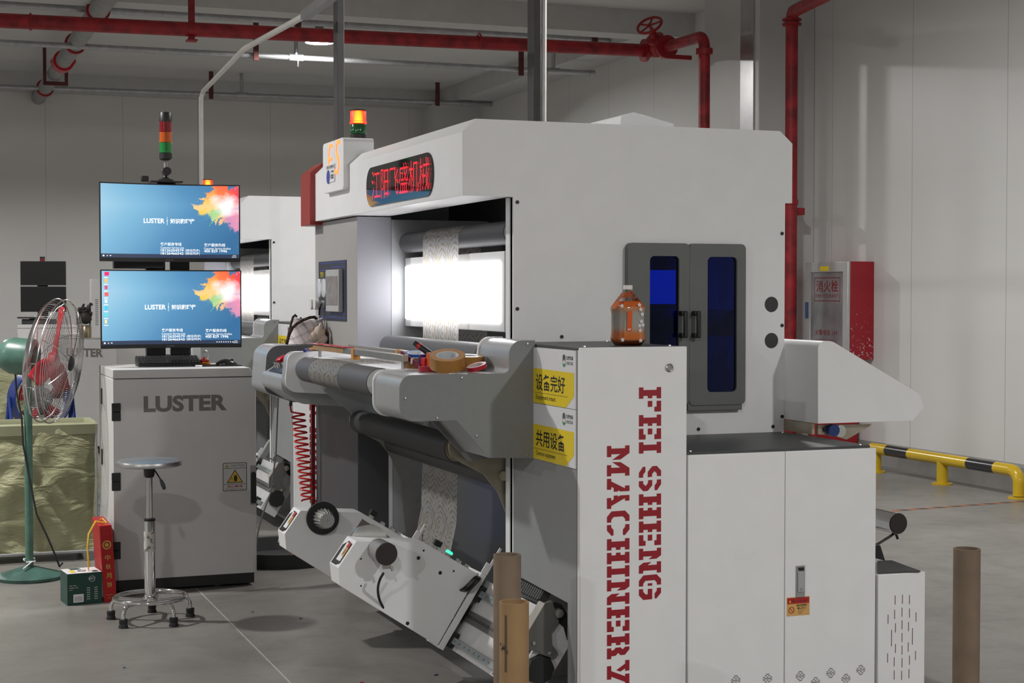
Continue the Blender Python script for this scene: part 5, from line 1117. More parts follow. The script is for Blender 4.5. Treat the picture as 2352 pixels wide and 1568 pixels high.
for i in range(5):
    a = a0+i*2*PI/5; dr_ = Vector((c_(a), s_(a), 0))
    k = MB(); k.tube([S0+ZZ*.1, S0+dr_*.16+ZZ*.104]+[S0+dr_*(.16+.046*s_(PI/2*j/5))+ZZ*(.104-.045+.045*c_(PI/2*j/5)) for j in range(1, 6)]+[S0+dr_*.206+ZZ*.03], .0108, 12); lg = k.build('leg', CHROME, so)
    MB().lathe(S0+dr_*.206, ZZ, [(.023, 0), (.024, .004), (.019, .02), (.021, .024), (.021, .042), (.017, .044), (0, .044)], 18).build('rubber_foot', BLACKR, lg)
# ------------------------------------------------------------------ boxes on the floor
def brick(name, px, d, col, *a): pass
a, b = at(155, 1391, Z=0), at(234, 1384, Z=0); wv = (b-a); wv.z = 0; w_b = wv.length; ux = wv.normalized(); uy = Vector((-ux.y, ux.x, 0)); hb_ = at(153, 1318, D=(a-Vector((0, 0, CAMH))).dot(FW)).z
gb = thing('product_box', 'small dark green carton with white top on the floor by the red gift box', 'box', a); dbx = .17
k = MB(); k.add([a, b, b+uy*dbx, a+uy*dbx]+[p+ZZ*hb_ for p in (a, b, b+uy*dbx, a+uy*dbx)], [(0, 3, 2, 1), (0, 1, 5, 4), (1, 2, 6, 5), (2, 3, 7, 6), (3, 0, 4, 7)]); k.m = 1; k.f.append((4, 5, 6, 7)); k.mi.append(1)
DG = mat('carton_green', (.012, .055, .042), .4); k.build('carton', [DG, PAPER], gb, smooth=0)
k = MB(); Q = lambda fx, fz: a+ux*(fx*w_b)+ZZ*(fz*hb_)-uy*.0008
k.face([Q(.17, .08), Q(.47, .08), Q(.47, .34), Q(.17, .34)]); k.text('FAST', Q(.62, .77), ux, ZZ, wd=w_b*.16, h=hb_*.07); k.ring(Q(.72, .80), uy, hb_*.09, .0012, 24, 4)
for i in range(3): k.text(('220V 50Hz', 'MODEL 18W', 'QTY 1'), Q(.06, .6-.06*i), ux, ZZ, h=hb_*.03) if False else k.text(('220V 50Hz', 'MODEL 18W', 'QTY 1')[i], Q(.06, .6-.07*i), ux, ZZ, h=hb_*.035)
for j in range(2):
    for i in range(6): k.text('8', Q(.56+.22*j, .5-.07*i), ux, ZZ, h=hb_*.03, wd=w_b*.1)
k.m = 1
for i in range(14): k.face([Q(.21+.016*i, .13), Q(.21+.016*i+(.004 if i % 3 else .009), .13), Q(.21+.016*i+(.004 if i % 3 else .009), .27), Q(.21+.016*i, .27)])
k.build('carton_print', [PAPER, INK], gb, smooth=0)
k = MB(); Q2 = lambda fx, fy: a+ux*(fx*w_b)+uy*(fy*dbx)+ZZ*(hb_+.0008)
k.face([Q2(.25, .7), Q2(.55, .7), Q2(.5, .95), Q2(.22, .95)]); k.face([Q2(.78, .1), Q2(.95, .1), Q2(.93, .35), Q2(.77, .35)]); k.m = 1; k.face([Q2(.15, .2), Q2(.3, .15), Q2(.28, .6), Q2(.16, .65)]); k.m = 2; k.ring(Q2(.5, .4), ZZ, .02, .002, 16, 4)
k.build('lid_print', [DG, YEL, INK], gb, smooth=0)
a, b = at(235, 1384, Z=0), at(259, 1378, Z=0); a.x += .010; b.x = WX-.012; b.y = a.y+.012; hr = at(229, 1207, D=(a-Vector((0, 0, CAMH))).dot(FW)).z
rg = thing('gift_box', 'tall flat red gift box with gold characters leaning by the white cabinet', 'box', a); lean = Vector((-.022, .02, 0)); dg = Vector((0, .36, 0))
top_ = [p+lean+ZZ*hr for p in (a, b, b+dg, a+dg)]
k = MB(); k.add([a, b, b+dg, a+dg]+top_, [(0, 3, 2, 1), (4, 5, 6, 7), (0, 1, 5, 4), (1, 2, 6, 5), (2, 3, 7, 6), (3, 0, 4, 7)]); k.build('carton', mat('gift_red', (.42, .008, .012), .35), rg, bevel=.003)
GOLD = mat('gold_print', (.62, .42, .10), .35, metal=.3); k = MB(); wg = (b-a).length; vdir = (lean+ZZ*hr).normalized(); ug = (b-a).normalized(); ng = ug.cross(vdir)
Q = lambda fx, fz: a+ug*(fx*wg)+(lean+ZZ*hr)*fz+ng*.0015
for i, ch in enumerate('中秋月饼'): k.text(ch, Q(.3, .545-.118*i), ug, vdir, wd=wg*.42, h=wg*.42, bold=.015)
k.ring(Q(.5, .745), ng, wg*.3, .004, 20, 4); k.face(circ(Q(.5, .745), ug, vdir, wg*.16)); k.text('净含量 称重', Q(.2, .09), ug, vdir, wd=wg*.5, h=.006); k.text('800克', Q(.3, .05), ug, vdir, wd=wg*.3, h=.006)
k.build('gold_lettering', GOLD, rg, smooth=0)
k = MB(); c0 = top_[0]+dg*.15+ZZ*.004; YC_ = mat('cord_yellow', (.70, .42, .03), .6)
for s in (0, .08):
    k.tube([c0+dg*s+ug*.04, c0+dg*s+Vector((-.01, 0, .012)), c0+dg*s+Vector((-.05, -.03, -.05)), c0+dg*s+Vector((-.06, -.06, -.12)), c0+dg*s+Vector((-.05, -.06, -.22-s))], .0035, 6)
k.tube([c0+ug*.05, c0+Vector((.03, .05, .02)), c0+dg*.4+ug*.03], .0035, 6); k.build('cord', YC_, rg)
# ------------------------------------------------------------------ big pedestal fan
fp = at(68, 1328, Z=0); FD = (fp-Vector((0, 0, CAMH))).dot(FW)
hc = at(126, 829, D=FD-.05); GRN = mat('fan_green', (.075, .17, .13), .35, var=.12, scale=20); GRND = mat('fan_base_green', (.05, .12, .10), .45, var=.3, scale=9)
fan = thing('pedestal_fan', 'large wire-caged fan with red blades on a green pole and round base', 'fan', (fp.x, fp.y, 0))
MB().lathe((fp.x, fp.y, 0), ZZ, [(.185, 0), (.19, .02), (.17, .03), (.10, .05), (.04, .07), (.0, .07)], 40).build('base', GRND, fan)
vv_ = (hc-Vector((0, 0, CAMH))); vv_.z = 0; vv_.normalize(); fax = -vv_*.33+Vector((vv_.y, -vv_.x, 0))*.944; fax.z = -.13; fax.normalize()
mc = hc-fax*.14; pl_ = Vector((fp.x, fp.y, mc.z-.1))
MB().cyl((fp.x, fp.y, .06), pl_, .023, n=20).build('pole', GRN, fan)
k = MB(); k.tube([(fp.x-.02, fp.y-.03, .1), (fp.x+.03, fp.y-.02, .1), (fp.x+.03, fp.y+.03, .11), (fp.x-.03, fp.y+.03, .11), (fp.x-.03, fp.y-.03, .11)], .005, 6); k.tube([(fp.x+.01, fp.y-.03, .1), (fp.x-.04, fp.y-.08, .07)], .005, 6); k.build('tie', PAPER, fan)
MB().lathe(mc-fax*.19, fax, [(0, 0), (.05, .004), (.085, .03), (.105, .08), (.108, .2), (.09, .215), (.02, .22), (0, .22)], 32).build('motor', GRN, fan)
k = MB(); k.tube([pl_-ZZ*.02, (pl_+mc)/2-fax*.01, mc-fax*.06], .024, 12); k.build('bracket', BLACK, fan)
Rf = .335*K
q1 = fax.orthogonal().normalized(); q1 = (ZZ-fax*ZZ.dot(fax)).normalized(); q2 = fax.cross(q1)
WIRE = mat('fan_wire', (.60, .60, .60), .22, metal=1., var=.02)
def cage(name, hfun, nr, r0):
    k = MB()
    for i in range(nr):
        r = r0+(Rf-r0)*(i/(nr-1)); k.ring(hc+fax*hfun(r), fax, r, .0013, 56, 4)
    for i in range(8):
        a = PI/8+i*PI/4; pts = [hc+fax*hfun(r0*.6+(Rf-r0*.6)*j/8)+(q1*c_(a)+q2*s_(a))*(r0*.6+(Rf-r0*.6)*j/8) for j in range(9)]
        k.tube(pts, .0024, 5)
    return k.build(name, WIRE, fan)
front = lambda r: .02+.075*math.sqrt(max(0, 1-(r/Rf)**2.6))
rear = lambda r: -.03-.075*math.sqrt(max(0, 1-(r/Rf)**2.6))
cage('front_grille', front, 26, .05); cage('rear_grille', rear, 22, .10)
k = MB(); k.ring(hc+fax*-.03, fax, Rf+.002, .004, 64, 6); k.ring(hc+fax*.02, fax, Rf+.002, .004, 64, 6)
for i in range(16): a = i*PI/8; k.tube([hc+fax*-.03+(q1*c_(a)+q2*s_(a))*Rf, hc+fax*.02+(q1*c_(a)+q2*s_(a))*Rf], .002, 5)
k.build('rim', WIRE, fan)
MB().lathe(hc+fax*.092, fax, [(.045, 0), (.045, .008), (.03, .014), (0, .015)], 24).build('hub_badge', BLACK, fan)
BLADE = mat('blade_red', (.50, .02, .03), .35, var=.05)
MB().lathe(hc-fax*.03, fax, [(.05, 0), (.05, .04), (.03, .05), (0, .05)], 20).build('blade_hub', BLADE, fan)
for i, a in enumerate((-8, 108, 232)):
    a = math.radians(a); g = []
    for j in range(9):
        r = .03+.285*j/8; wd = .022+.040*math.sin(PI*min(1, .12+j/8*.8)); row = []
        for s in (-1, -.4, .3, 1):
            aa = a+s*wd/max(r, .05)*.8; row.append(hc+(q1*c_(aa)+q2*s_(aa))*r+fax*(-.01+.028*s))
        g.append(row)
    k = MB(); k.surf(g); k.build('blade', BLADE, fan, solid=.003)
cz = mc-fax*.1; pth = [at(34, 838, D=FD-.02), at(38, 900, D=FD-.03), at(50, 960, D=FD-.05), at(53, 1020, D=FD-.05), at(66, 1090, D=FD-.05), at(84, 1180, D=FD-.05), at(110, 1235, D=FD-.02), at(125, 1270, D=FD), at(137, 1301, D=FD+.02)]
MB().tube(pth+[Vector((pth[-1].x+.02, pth[-1].y+.05, .075))], .0055, 8).build('power_cable', BLACK, fan)
# ------------------------------------------------------------------ blue drum fan behind
bc = at(94, 915, D=11.6*K); r_ = .215
bf = thing('drum_fan', 'round blue floor fan with red blades standing behind the olive hamper', 'fan', (bc.x, bc.y, 0))
dirn = (-FW*.80+RT*.6); dirn.z = 0; dirn.normalize(); BLU = mat('fan_blue', (.015, .04, .22), .35, var=.08)
k = MB(); k.pipe(bc-dirn*.1, bc+dirn*.06, r_+.012, r_, 40); k.build('drum', BLU, bf)
MB().lathe(bc-dirn*.09, dirn, [(.09, 0), (.09, .1), (.05, .12), (0, .12)], 24).build('motor', mat('motor_grey', (.2, .2, .2), .4), bf)
k = MB(); d1 = ZZ; d2 = dirn.cross(ZZ)
for i in range(12): k.ring(bc+dirn*.062, dirn, .04+(r_-.04)*i/11, .0016, 40, 4)
for i in range(6): a = i*PI/3; k.tube([bc+dirn*.062, bc+dirn*.062+(d1*c_(a)+d2*s_(a))*r_], .0025, 5)
k.build('grille', WIRE, bf)
for i in range(5):
    a = i*2*PI/5; k = MB(); g = []
    for j in range(5):
        r = .05+.13*j/4; g.append([bc+(d1*c_(a+s)+d2*s_(a+s))*r+dirn*(.0+.03*s/.4) for s in (-.35, 0, .35)])
    k.surf(g); k.build('blade', BLADE, bf, solid=.003)
for s in (-1, 1):
    k = MB(); e = bc+d2*s*(r_+.03); k.tube([e+ZZ*.02, e+dirn*.12-ZZ*(bc.z-.03)*.6, Vector((e.x+dirn.x*.22, e.y+dirn.y*.22, .02))], .014, 10); k.tube([e+ZZ*.02, e-dirn*.12-ZZ*(bc.z-.03)*.6, Vector((e.x-dirn.x*.22, e.y-dirn.y*.22, .02))], .014, 10); k.build('leg', BLU, bf)
# ------------------------------------------------------------------ olive fabric hampers
t = NT('olive_fabric'); t.put(t.b.inputs['Base Color'], t.ramp(t.noise(t.v, 3, 5), [(.35, (.33, .33, .19)), (.65, (.42, .415, .25))]))
wv_ = t.t.nodes.new('ShaderNodeTexWave'); wv_.inputs['Scale'].default_value = 160; t.put(wv_.inputs['Vector'], t.v); bp = t.t.nodes.new('ShaderNodeBump'); bp.inputs['Strength'].default_value = .15; t.put(bp.inputs['Height'], wv_.outputs['Fac'])
n_ = t.noise(t.comb(t.ma('MULTIPLY', t.x, 1.2), t.y, t.ma('MULTIPLY', t.z, 3.)), 3.2, 4, .5, dist=.8); b2_ = t.t.nodes.new('ShaderNodeBump'); b2_.inputs['Strength'].default_value = 1.; b2_.inputs['Distance'].default_value = .05
t.put(b2_.inputs['Height'], n_); t.t.links.new(bp.outputs[0], b2_.inputs['Normal']); t.put(t.b.inputs['Normal'], b2_.outputs[0]); t.b.inputs['Roughness'].default_value = .42; OLIVE = t.m
def hamper(x0, x1, y0, y1, zt, label, seed):
    rnd = random.Random(seed); o = thing('laundry_hamper', label, 'hamper', ((x0+x1)/2, (y0+y1)/2, 0)); zb_ = .07
    nx, nz = 40, 26; g = []; per = []
    cor = [(x0, y0), (x1, y0), (x1, y1), (x0, y1)]
    ph = [rnd.random()*6 for _ in range(8)]
    for j in range(nz+1):
        v = j/nz; z = zb_+(zt-zb_)*v; row = []
        for e in range(4):
            ax_, ay_ = cor[e]; bx_, by_ = cor[(e+1) % 4]; nxn, nyn = (by_-ay_), -(bx_-ax_); ln = math.hypot(nxn, nyn); nxn, nyn = nxn/ln, nyn/ln
            for i in range(nx):
                u = i/nx; bulge = .035*math.sin(PI*u)*math.sin(PI*min(1, (1-v)*1.15))-.02*(1-v); cr = math.sin(PI*u)**.5*math.sin(PI*v)**.4
                wv = (.012*math.sin(9*u+7*v+ph[0])+.010*math.sin(23*v+6*math.sin(5*u+ph[1])+ph[2])+.007*math.sin(17*u-13*v+ph[3]))*cr
                sag = -.015*math.sin(PI*u)*(1 if v < .01 else 0)
                row.append(Vector((ax_+(bx_-ax_)*u+nxn*(bulge+wv), ay_+(by_-ay_)*u+nyn*(bulge+wv), z+sag)))
        g.append(row)
    k = MB(); k.surf(g, True); k.f.append(tuple(range(4*nx))); k.mi.append(0); k.build('fabric_bag', OLIVE, o, smooth=60)
    k = MB()
    gg = []
    for off, z in ((.012, zt-.07), (.014, zt-.01), (.006, zt), (-.006, zt), (-.012, zt-.02), (-.014, zt-.3)):
        gg.append(fillet([Vector((x0-off, y0-off, z)), Vector((x1+off, y0-off, z)), Vector((x1+off, y1+off, z)), Vector((x0-off, y1+off, z))], .03, 5))
    k.surf(gg, True); k.build('rim_hem', mat('olive_hem', (.33, .335, .21), .5), o)
    k = MB(); k.tube([(x0-.01, y0-.02, .06), (x1+.01, y0-.02, .06), (x1+.01, y1+.02, .06), (x0-.01, y1+.02, .06)], .010, 8, closed=True)
    for x in (x0, x1): k.tube([(x, y0-.02, .06), (x, y0, zt-.02)], .008, 8)
    for x in (x0+.05, x1-.05):
        for y in (y0, y1): k.cyl((x, y-.012, .03), (x, y+.012, .03), .03, n=14); k.box((x-.006, y-.016, .03), (x+.006, y+.016, .066))
    k.build('frame', GALV, o)
hx1 = at(226, 1000, Y=10.18).x
hamper(hx1-.70, hx1-.015, 10.18, 10.6, at(120, 972, Y=10.18).z, 'olive fabric hamper on a wheeled steel frame, left of the white screen cabinet', 3)
h2 = at(90, 880, D=13.3)
hamper(h2.x-.62, h2.x-.05, h2.y-.2, h2.y+.25, at(20, 829, D=13.1).z, 'taller olive hamper at the left edge, behind the caged fan', 5)
# ------------------------------------------------------------------ second and third screen cabinets farther back
q = at(269, 960, D=16.5); rz2 = math.radians(-42)
ws2 = dup(ws, (q.x-WSW*c_(rz2), q.y-WSW*s_(rz2), 0), rz2, 'white lettered cabinet turned aside behind the caged fan', skip=('monitor_stand',))
q3 = at(42, 960, D=21.8)
ws3 = dup(ws, (q3.x, q3.y, 0), math.radians(-4), 'white cabinet far back, carrying two switched-off black monitors', skip=('door_lettering', 'caution_label'))
zt3 = ztop
a, b = at(47, 600, D=22.2), at(150, 600, D=22.2); mw = (b-a).length; mx = (a+b)/2
for i, (py0, py1, lab) in enumerate(((598, 655, 'upper of the two switched-off monitors far back at the left'), (656, 716, 'lower of the two switched-off monitors far back at the left'))):
    z0, z1 = at(98, py1, D=22.2).z, at(98, py0, D=22.2).z
    m = thing('monitor', lab, 'monitor', (mx.x, mx.y, z0), rz=math.radians(-18))
    k = MB(); k.box((-mw/2, 0, 0), (mw/2, .03, z1-z0-.01)); k.build('housing', BLACK, m, bevel=.004)
    k = MB(); k.box((-mw/2+.008, -.001, .012), (mw/2-.008, .001, z1-z0-.018)); k.build('screen', mat('screen_off', (.006, .006, .007), .25), m)
z0 = at(98, 716, D=22.2).z
s3 = thing('monitor_stand', 'dark stand under the two switched-off monitors', 'stand', (mx.x, mx.y+.1, zt3))
MB().box((mx.x-.07, mx.y+.06, zt3), (mx.x+.07, mx.y+.1, z0+.5)).build('column', BLACK, s3); MB().box((mx.x-.16, mx.y-.05, zt3), (mx.x+.16, mx.y+.16, zt3+.02)).build('base_plate', BLACK, s3)
q = at(96, 598, D=22.25); z0 = q.z-.02
s = thing('signal_tower', 'small red and black signal light above the switched-off monitors', 'signal light', (mx.x, mx.y+.08, z0))
MB().lathe((mx.x, mx.y+.08, z0), ZZ, [(.034, 0), (.034, .05), (0, .05)], 16).build('light_segment', LRED, s); MB().lathe((mx.x, mx.y+.08, z0+.05), ZZ, [(.035, 0), (.035, .022), (0, .022)], 16).build('light_cap', BLACK, s)
q = Vector((q3.x+.27, q3.y+.16, 0)); o = thing('printer', 'flat black printer under the switched-off monitors', 'printer', (q.x, q.y, zt3))
k = MB(); k.box((q.x-.2, q.y-.1, zt3), (q.x+.25, q.y+.1, zt3+.07)); k.build('body', mat('printer_black', (.03, .03, .032), .5), o, bevel=.01); k = MB(); k.box((q.x-.26, q.y-.14, zt3+.08), (q.x+.1, q.y+.08, zt3+.1)); k.box((q.x-.1, q.y-.05, zt3+.07), (q.x, q.y+.05, zt3+.08)); k.build('paper_tray', MATS['printer_black'], o)
k = MB(); k.box((q.x-.05, q.y-.12, zt3+.101), (q.x+.2, q.y+.05, zt3+.108)); k.build('paper', PAPER, o)
# things standing on the second cabinet
def on2(px): q = at(px, 776, Z=ztop); return q
q = on2(222); q.y += .1; z0 = ztop
o = thing('upright_unit', 'slim white upright unit with a slotted grey strip, left of the lit monitors', 'appliance', (q.x, q.y, z0)); zt_ = at(222, 641, D=(q-Vector((0, 0, CAMH))).dot(FW)).z
k = MB(); k.box((q.x-.045, q.y-.05, z0), (q.x+.045, q.y+.05, zt_)); k.build('body', WHITE, o, bevel=.008)
k = MB()
for i in range(14): z = z0+.12+i*.018; k.box((q.x-.005, q.y-.0515, z), (q.x+.022, q.y-.049, z+.009))
k.build('grille', mat('grille_grey', (.3, .3, .3), .5), o)
q = on2(203); o = thing('metal_canister', 'small shiny metal canister with dark cables heaped on it', 'canister', (q.x-.02, q.y+.05, z0)); c = Vector((q.x-.02, q.y+.05, z0))
MB().lathe(c, ZZ, [(.05, 0), (.055, .01), (.055, .1), (.045, .12), (0, .12)], 20).build('can', mat('can_brass', (.45, .38, .26), .25, metal=.9), o)
k = MB(); rnd = random.Random(2)
for i in range(7):
    pts = [c+Vector((rnd.uniform(-.08, .06), rnd.uniform(-.05, .05), .14+.06*rnd.random()+.02*j+rnd.uniform(-.04, .06))) for j in range(6)]; k.tube(pts, .012, 6)
k.sph(c+ZZ*.2, .06, (1.1, .8, 1.2), 12, 8); k.build('cable_heap', mat('cable_dark', (.04, .035, .03), .5), o)
# ------------------------------------------------------------------ fire hydrant cabinet on the right wall
HX = 8.485; h0, h1 = at(1954, 600, X=HX), at(1856, 612, X=HX); zt_ = h0.z; zb_ = at(2007, 826, X=XW).z
fh = thing('fire_hydrant_cabinet', 'red fire hydrant cabinet with framed glass door on the right wall', 'hydrant cabinet', (8.6, (h0.y+h1.y)/2, zb_))
t = NT('speckled_red'); vn = t.t.nodes.new('ShaderNodeTexNoise'); vn.inputs['Scale'].default_value = 42; t.put(vn.inputs['Vector'], t.v); vn.inputs['Detail'].default_value = 2
low = t.ma('MULTIPLY_ADD', t.z, -.26, .12)
f = t.ma('GREATER_THAN', t.ma('ADD', vn.outputs['Fac'], low), .72)
t.put(t.b.inputs['Base Color'], t.mix(f, (.34, .010, .020), (.5, .42, .40))); t.b.inputs['Roughness'].default_value = .4
k = MB(); k.box((HX, h0.y, zb_), (XW-.002, h1.y, zt_)); k.build('cabinet_body', t.m, fh, bevel=.006)
ALU = mat('aluminium_frame', (.55, .55, .55), .35, metal=.5)
wv = h1.y-h0.y; k = MB(); fr_ = [Vector((HX-.002, h0.y, zb_)), Vector((HX-.002, h1.y, zb_)), Vector((HX-.002, h1.y, zt_)), Vector((HX-.002, h0.y, zt_))]; inn = [Vector((HX-.002, h0.y+.09, zb_+.09)), Vector((HX-.002, h1.y-.09, zb_+.09)), Vector((HX-.002, h1.y-.09, zt_-.1)), Vector((HX-.002, h0.y+.09, zt_-.1))]
k.plate(fr_, (-.03, 0, 0), [inn]); fd = k.build('door_frame', ALU, fh, bevel=.006)
k = MB(); k.box((HX-.018, h0.y+.085, zb_+.085), (HX-.012, h1.y-.085, zt_-.095)); gp = k.build('door_glass', mat('hydrant_glass', (.30, .30, .31), .15, metal=.3, var=.25, scale=3), fh)
k = MB(); Q = lambda fx, z: Vector((HX-.019, h1.y-fx*wv, z)); zl_ = at(1904, 687, X=HX-.02).z; zh_ = at(1904, 640, X=HX-.02).z
k.text('消火栓', Q(.24, zl_+.07), -YY, ZZ, wd=wv*.52, h=(zh_-zl_)*.58, bold=.015); k.text('FIRE HYDRANT', Q(.23, zl_+.015), -YY, ZZ, wd=wv*.54, h=.035)
for a, b in ((-.02, -.012), (zh_-zl_+.005, zh_-zl_+.013)): k.face([Q(.2, zl_+a), Q(.8, zl_+a), Q(.8, zl_+b), Q(.2, zl_+b)])
for fx in (.2, .79): k.face([Q(fx, zl_-.02), Q(fx+.01, zl_-.02), Q(fx+.01, zh_+.013), Q(fx, zh_+.013)])
z2 = at(1904, 770, X=HX).z; k.text('火警电话 119', Q(.22, z2), -YY, ZZ, wd=wv*.52, h=.055, bold=.01); k.text('使用时打开箱门', Q(.22, z2-.07), -YY, ZZ, wd=wv*.5, h=.03); k.text('取出水带连接消火栓', Q(.22, z2-.12), -YY, ZZ, wd=wv*.5, h=.03)
k.build('door_lettering', mat('hydrant_print', (.22, .015, .02), .5), gp, smooth=0)
k = MB(); zq = at(1901, 616, X=HX-.03).z; k.box((HX-.034, h1.y-.57*wv, zq-.025), (HX-.031, h1.y-.36*wv, zq+.02)); k.build('yellow_label', YEL, fd)
k = MB(); zq = at(1860, 712, X=HX).z; k.box((HX-.045, h1.y-.06, zq-.08), (HX-.03, h1.y-.02, zq+.08)); k.build('door_latch', mat('latch_blue', (.05, .1, .25), .4), fd)
ex0, ex1 = at(1978, 1000, X=XW), at(1978, 1000, X=XW)
o = thing('extinguisher_box', 'red box standing on the floor below the fire hydrant cabinet', 'extinguisher box', (XW-.16, ex0.y+.25, 0))
MB().box((XW-.3, ex0.y, .0), (XW-.035, ex0.y+.5, .62)).build('box_body', RED, o, bevel=.006)
MB().box((XW-.305, ex0.y-.005, .62), (XW-.035, ex0.y+.505, .65)).build('box_lid', RED, o, bevel=.006)
# ------------------------------------------------------------------ yellow and black guard rail
g0, g1 = at(2352, 1092, Z=.335), at(2005, 1036, Z=.335); gx = 8.36
a = at(2340, 1079, X=gx); b = at(2010, 1027, X=gx); zr = (a.z+b.z)/2-.01; ye = at(2345, 1090, X=gx).y; yfar = at(2004, 1027, X=gx).y
gr = thing('guard_rail', 'low yellow guard rail with black bands along the right wall', 'guard rail', (gx, (ye+yfar)/2, 0))
t = NT('rail_bands'); YM = (.60, .40, .015)
bands = [(at(px0, py, X=gx).y, at(px1, py, X=gx).y) for px0, px1, py in ((2040, 2091, 1035), (2227, 2289, 1065))]
msk = None
for y_a, y_b in bands:
    lo, hi = min(y_a, y_b)-(ye+yfar)/2, max(y_a, y_b)-(ye+yfar)/2
    m_ = t.ma('MULTIPLY', t.ma('GREATER_THAN', t.y, lo), t.ma('LESS_THAN', t.y, hi)); msk = m_ if msk is None else t.ma('ADD', msk, m_)
t.put(t.b.inputs['Base Color'], t.mix(msk, YM, (.02, .02, .022))); t.b.inputs['Roughness'].default_value = .25
pts = [Vector((gx, yfar, zr))]+[Vector((gx, ye+.02+.1*(1-s_(PI/2*j/7)), zr-.1*(1-c_(PI/2*j/7)))) for j in range(8)]+[Vector((gx, ye+.02, .02))]
MB().tube(pts, .05, 24).build('rail', t.m, gr)
YMM = mat('rail_yellow', YM, .25)
for y in (at(2164, 1100, X=gx).y, yfar-.06):
    k = MB().cyl((gx, y, .01), (gx, y, zr-.01), .048, n=24); po = k.build('post', YMM, gr); MB().cyl((gx, y, 0), (gx, y, .014), .09, n=24).build('post_flange', YMM, po)
MB().cyl((gx, ye+.02, 0), (gx, ye+.02, .014), .09, n=24).build('post_flange', YMM, gr)
# ------------------------------------------------------------------ cardboard tubes
def core(cx_, py_top, wpx, D, m, label, mouth=.0):
    p = at(cx_, py_top, D=D); r = wpx*D/F/2; o = thing('cardboard_tube', label, 'cardboard tube', (p.x, p.y, 0))
    MB().pipe((p.x, p.y, 0), (p.x, p.y, p.z), r, r*.86, 40).build('tube_wall', m, o); return o, p, r
core(1165, 1273, 64, 5.66, KRAFT2, 'dull brown cardboard tube standing just behind the shorter tan tube')
o, p, r = core(1181, 1381, 68, 5.24, KRAFT, 'shorter tan cardboard tube with handwriting, in front of the machine')
k = MB(); view = (Vector((0, 0, 0))-Vector((p.x, p.y, 0))).normalized(); a_v = math.atan2(view.y, view.x)
def on_tube(px, py): 
    off = (px-1181)/34.; aa = a_v+math.asin(max(-.95, min(.95, off))); z = at(px, py, D=5.205).z; return Vector((p.x+(r+.0007)*c_(aa), p.y+(r+.0007)*s_(aa), z))
k.add([on_tube(1159.5, 1412), on_tube(1164.5, 1412), on_tube(1164.5, 1544), on_tube(1159.5, 1544)], [(0, 1, 2, 3)]); k.build('dark_stripe', mat('tube_stripe', (.10, .065, .045), .7), o, smooth=0)
k = MB()
for st_ in ([(1156, 1481), (1149, 1479), (1150, 1486), (1156, 1487), (1154, 1494), (1149, 1492)], [(1160, 1482), (1156, 1484), (1154, 1490), (1158, 1491), (1160, 1484), (1152, 1496)], [(1152, 1490), (1160, 1493)], [(1163, 1486), (1159, 1491), (1163, 1496), (1158, 1499)], [(1166, 1492), (1166, 1502)]):
    k.tube([on_tube(*q_) for q_ in st_], .0009, 4)
k.build('handwriting', INK, o)
core(2221, 1259, 61, 5.25, KRAFT3, 'single brown cardboard tube standing alone at the right')
q = at(2372, 928, D=11.1); o = thing('cardboard_tube', 'open end of a cardboard tube at the right picture edge', 'cardboard tube', (q.x, q.y, q.z-.06))
MB().pipe(q, q+Vector((.3, -.1, 0))*1.5+YY*.0, .06, .045, 32).build('tube_wall', KRAFT, o)
LIFT = .09
# ------------------------------------------------------------------ drink bottle on the lettered cabinet
bq = at(1452, 795, Y=5.62); bx, by = bq.x, 5.66; bz = ZF+.0005; BH = at(1452, 655, Y=by).z-bz; BR = 37.5*(by/.925)/F
bo = thing('drink_bottle', 'squat clear bottle of orange tea with white cap on the lettered cabinet', 'bottle', (bx, by, bz))
def clear(name, tint):                                     # thin clear plastic: see-through with a glossy skin
    t = NT(name); o_ = [n for n in t.t.nodes if n.type == 'OUTPUT_MATERIAL'][0]; tr = t.t.nodes.new('ShaderNodeBsdfTransparent'); tr.inputs[0].default_value = tint+(1,)
    gl = t.t.nodes.new('ShaderNodeBsdfGlossy'); gl.inputs['Roughness'].default_value = .06; fr = t.t.nodes.new('ShaderNodeFresnel'); fr.inputs[0].default_value = 1.4; mx = t.t.nodes.new('ShaderNodeMixShader')
    for a, b in ((fr.outputs[0], mx.inputs[0]), (tr.outputs[0], mx.inputs[1]), (gl.outputs[0], mx.inputs[2]), (mx.outputs[0], o_.inputs[0])): t.t.links.new(a, b)
    return t.m
CLEAR = clear('bottle_clear', (.93, .94, .93))
def sq8(r, h, ch=.72):                                   # rounded square section
    pts = []
    for i in range(32):
        a = 2*PI*i/32; k_ = (abs(c_(a))**5+abs(s_(a))**5)**(-1/5); pts.append(Vector((bx+r*k_*c_(a)*.93, by+r*k_*s_(a)*.93, bz+h)))
    return pts
def body(levels): return [sq8(r, h) for r, h in levels]
lv = [(.74, .0), (.8, .012), (1.0, .085), (1.0, .12), (.955, .2), (.955, .53), (1.0, .59), (1.0, .635), (.80, .715), (.74, .737)]
k = MB(); k.surf(body([(BR*r, BH*h) for r, h in lv]+[(BR*.36, BH*.875), (BR*.27, BH*.89), (BR*.27, BH*.935)]), True); k.f.append(tuple(range(32))); k.mi.append(0); k.build('bottle_body', CLEAR, bo, smooth=60)
k = MB(); g = body([(BR*r*.985, BH*h+(.001 if h == 0 else 0)) for r, h in lv]); k.surf(g, True); n_ = len(k.v); k.f += [tuple(range(32)), tuple(range(n_-32, n_))]; k.mi += [0, 0]
t = NT('orange_tea'); zf = t.ma('DIVIDE', t.z, BH)
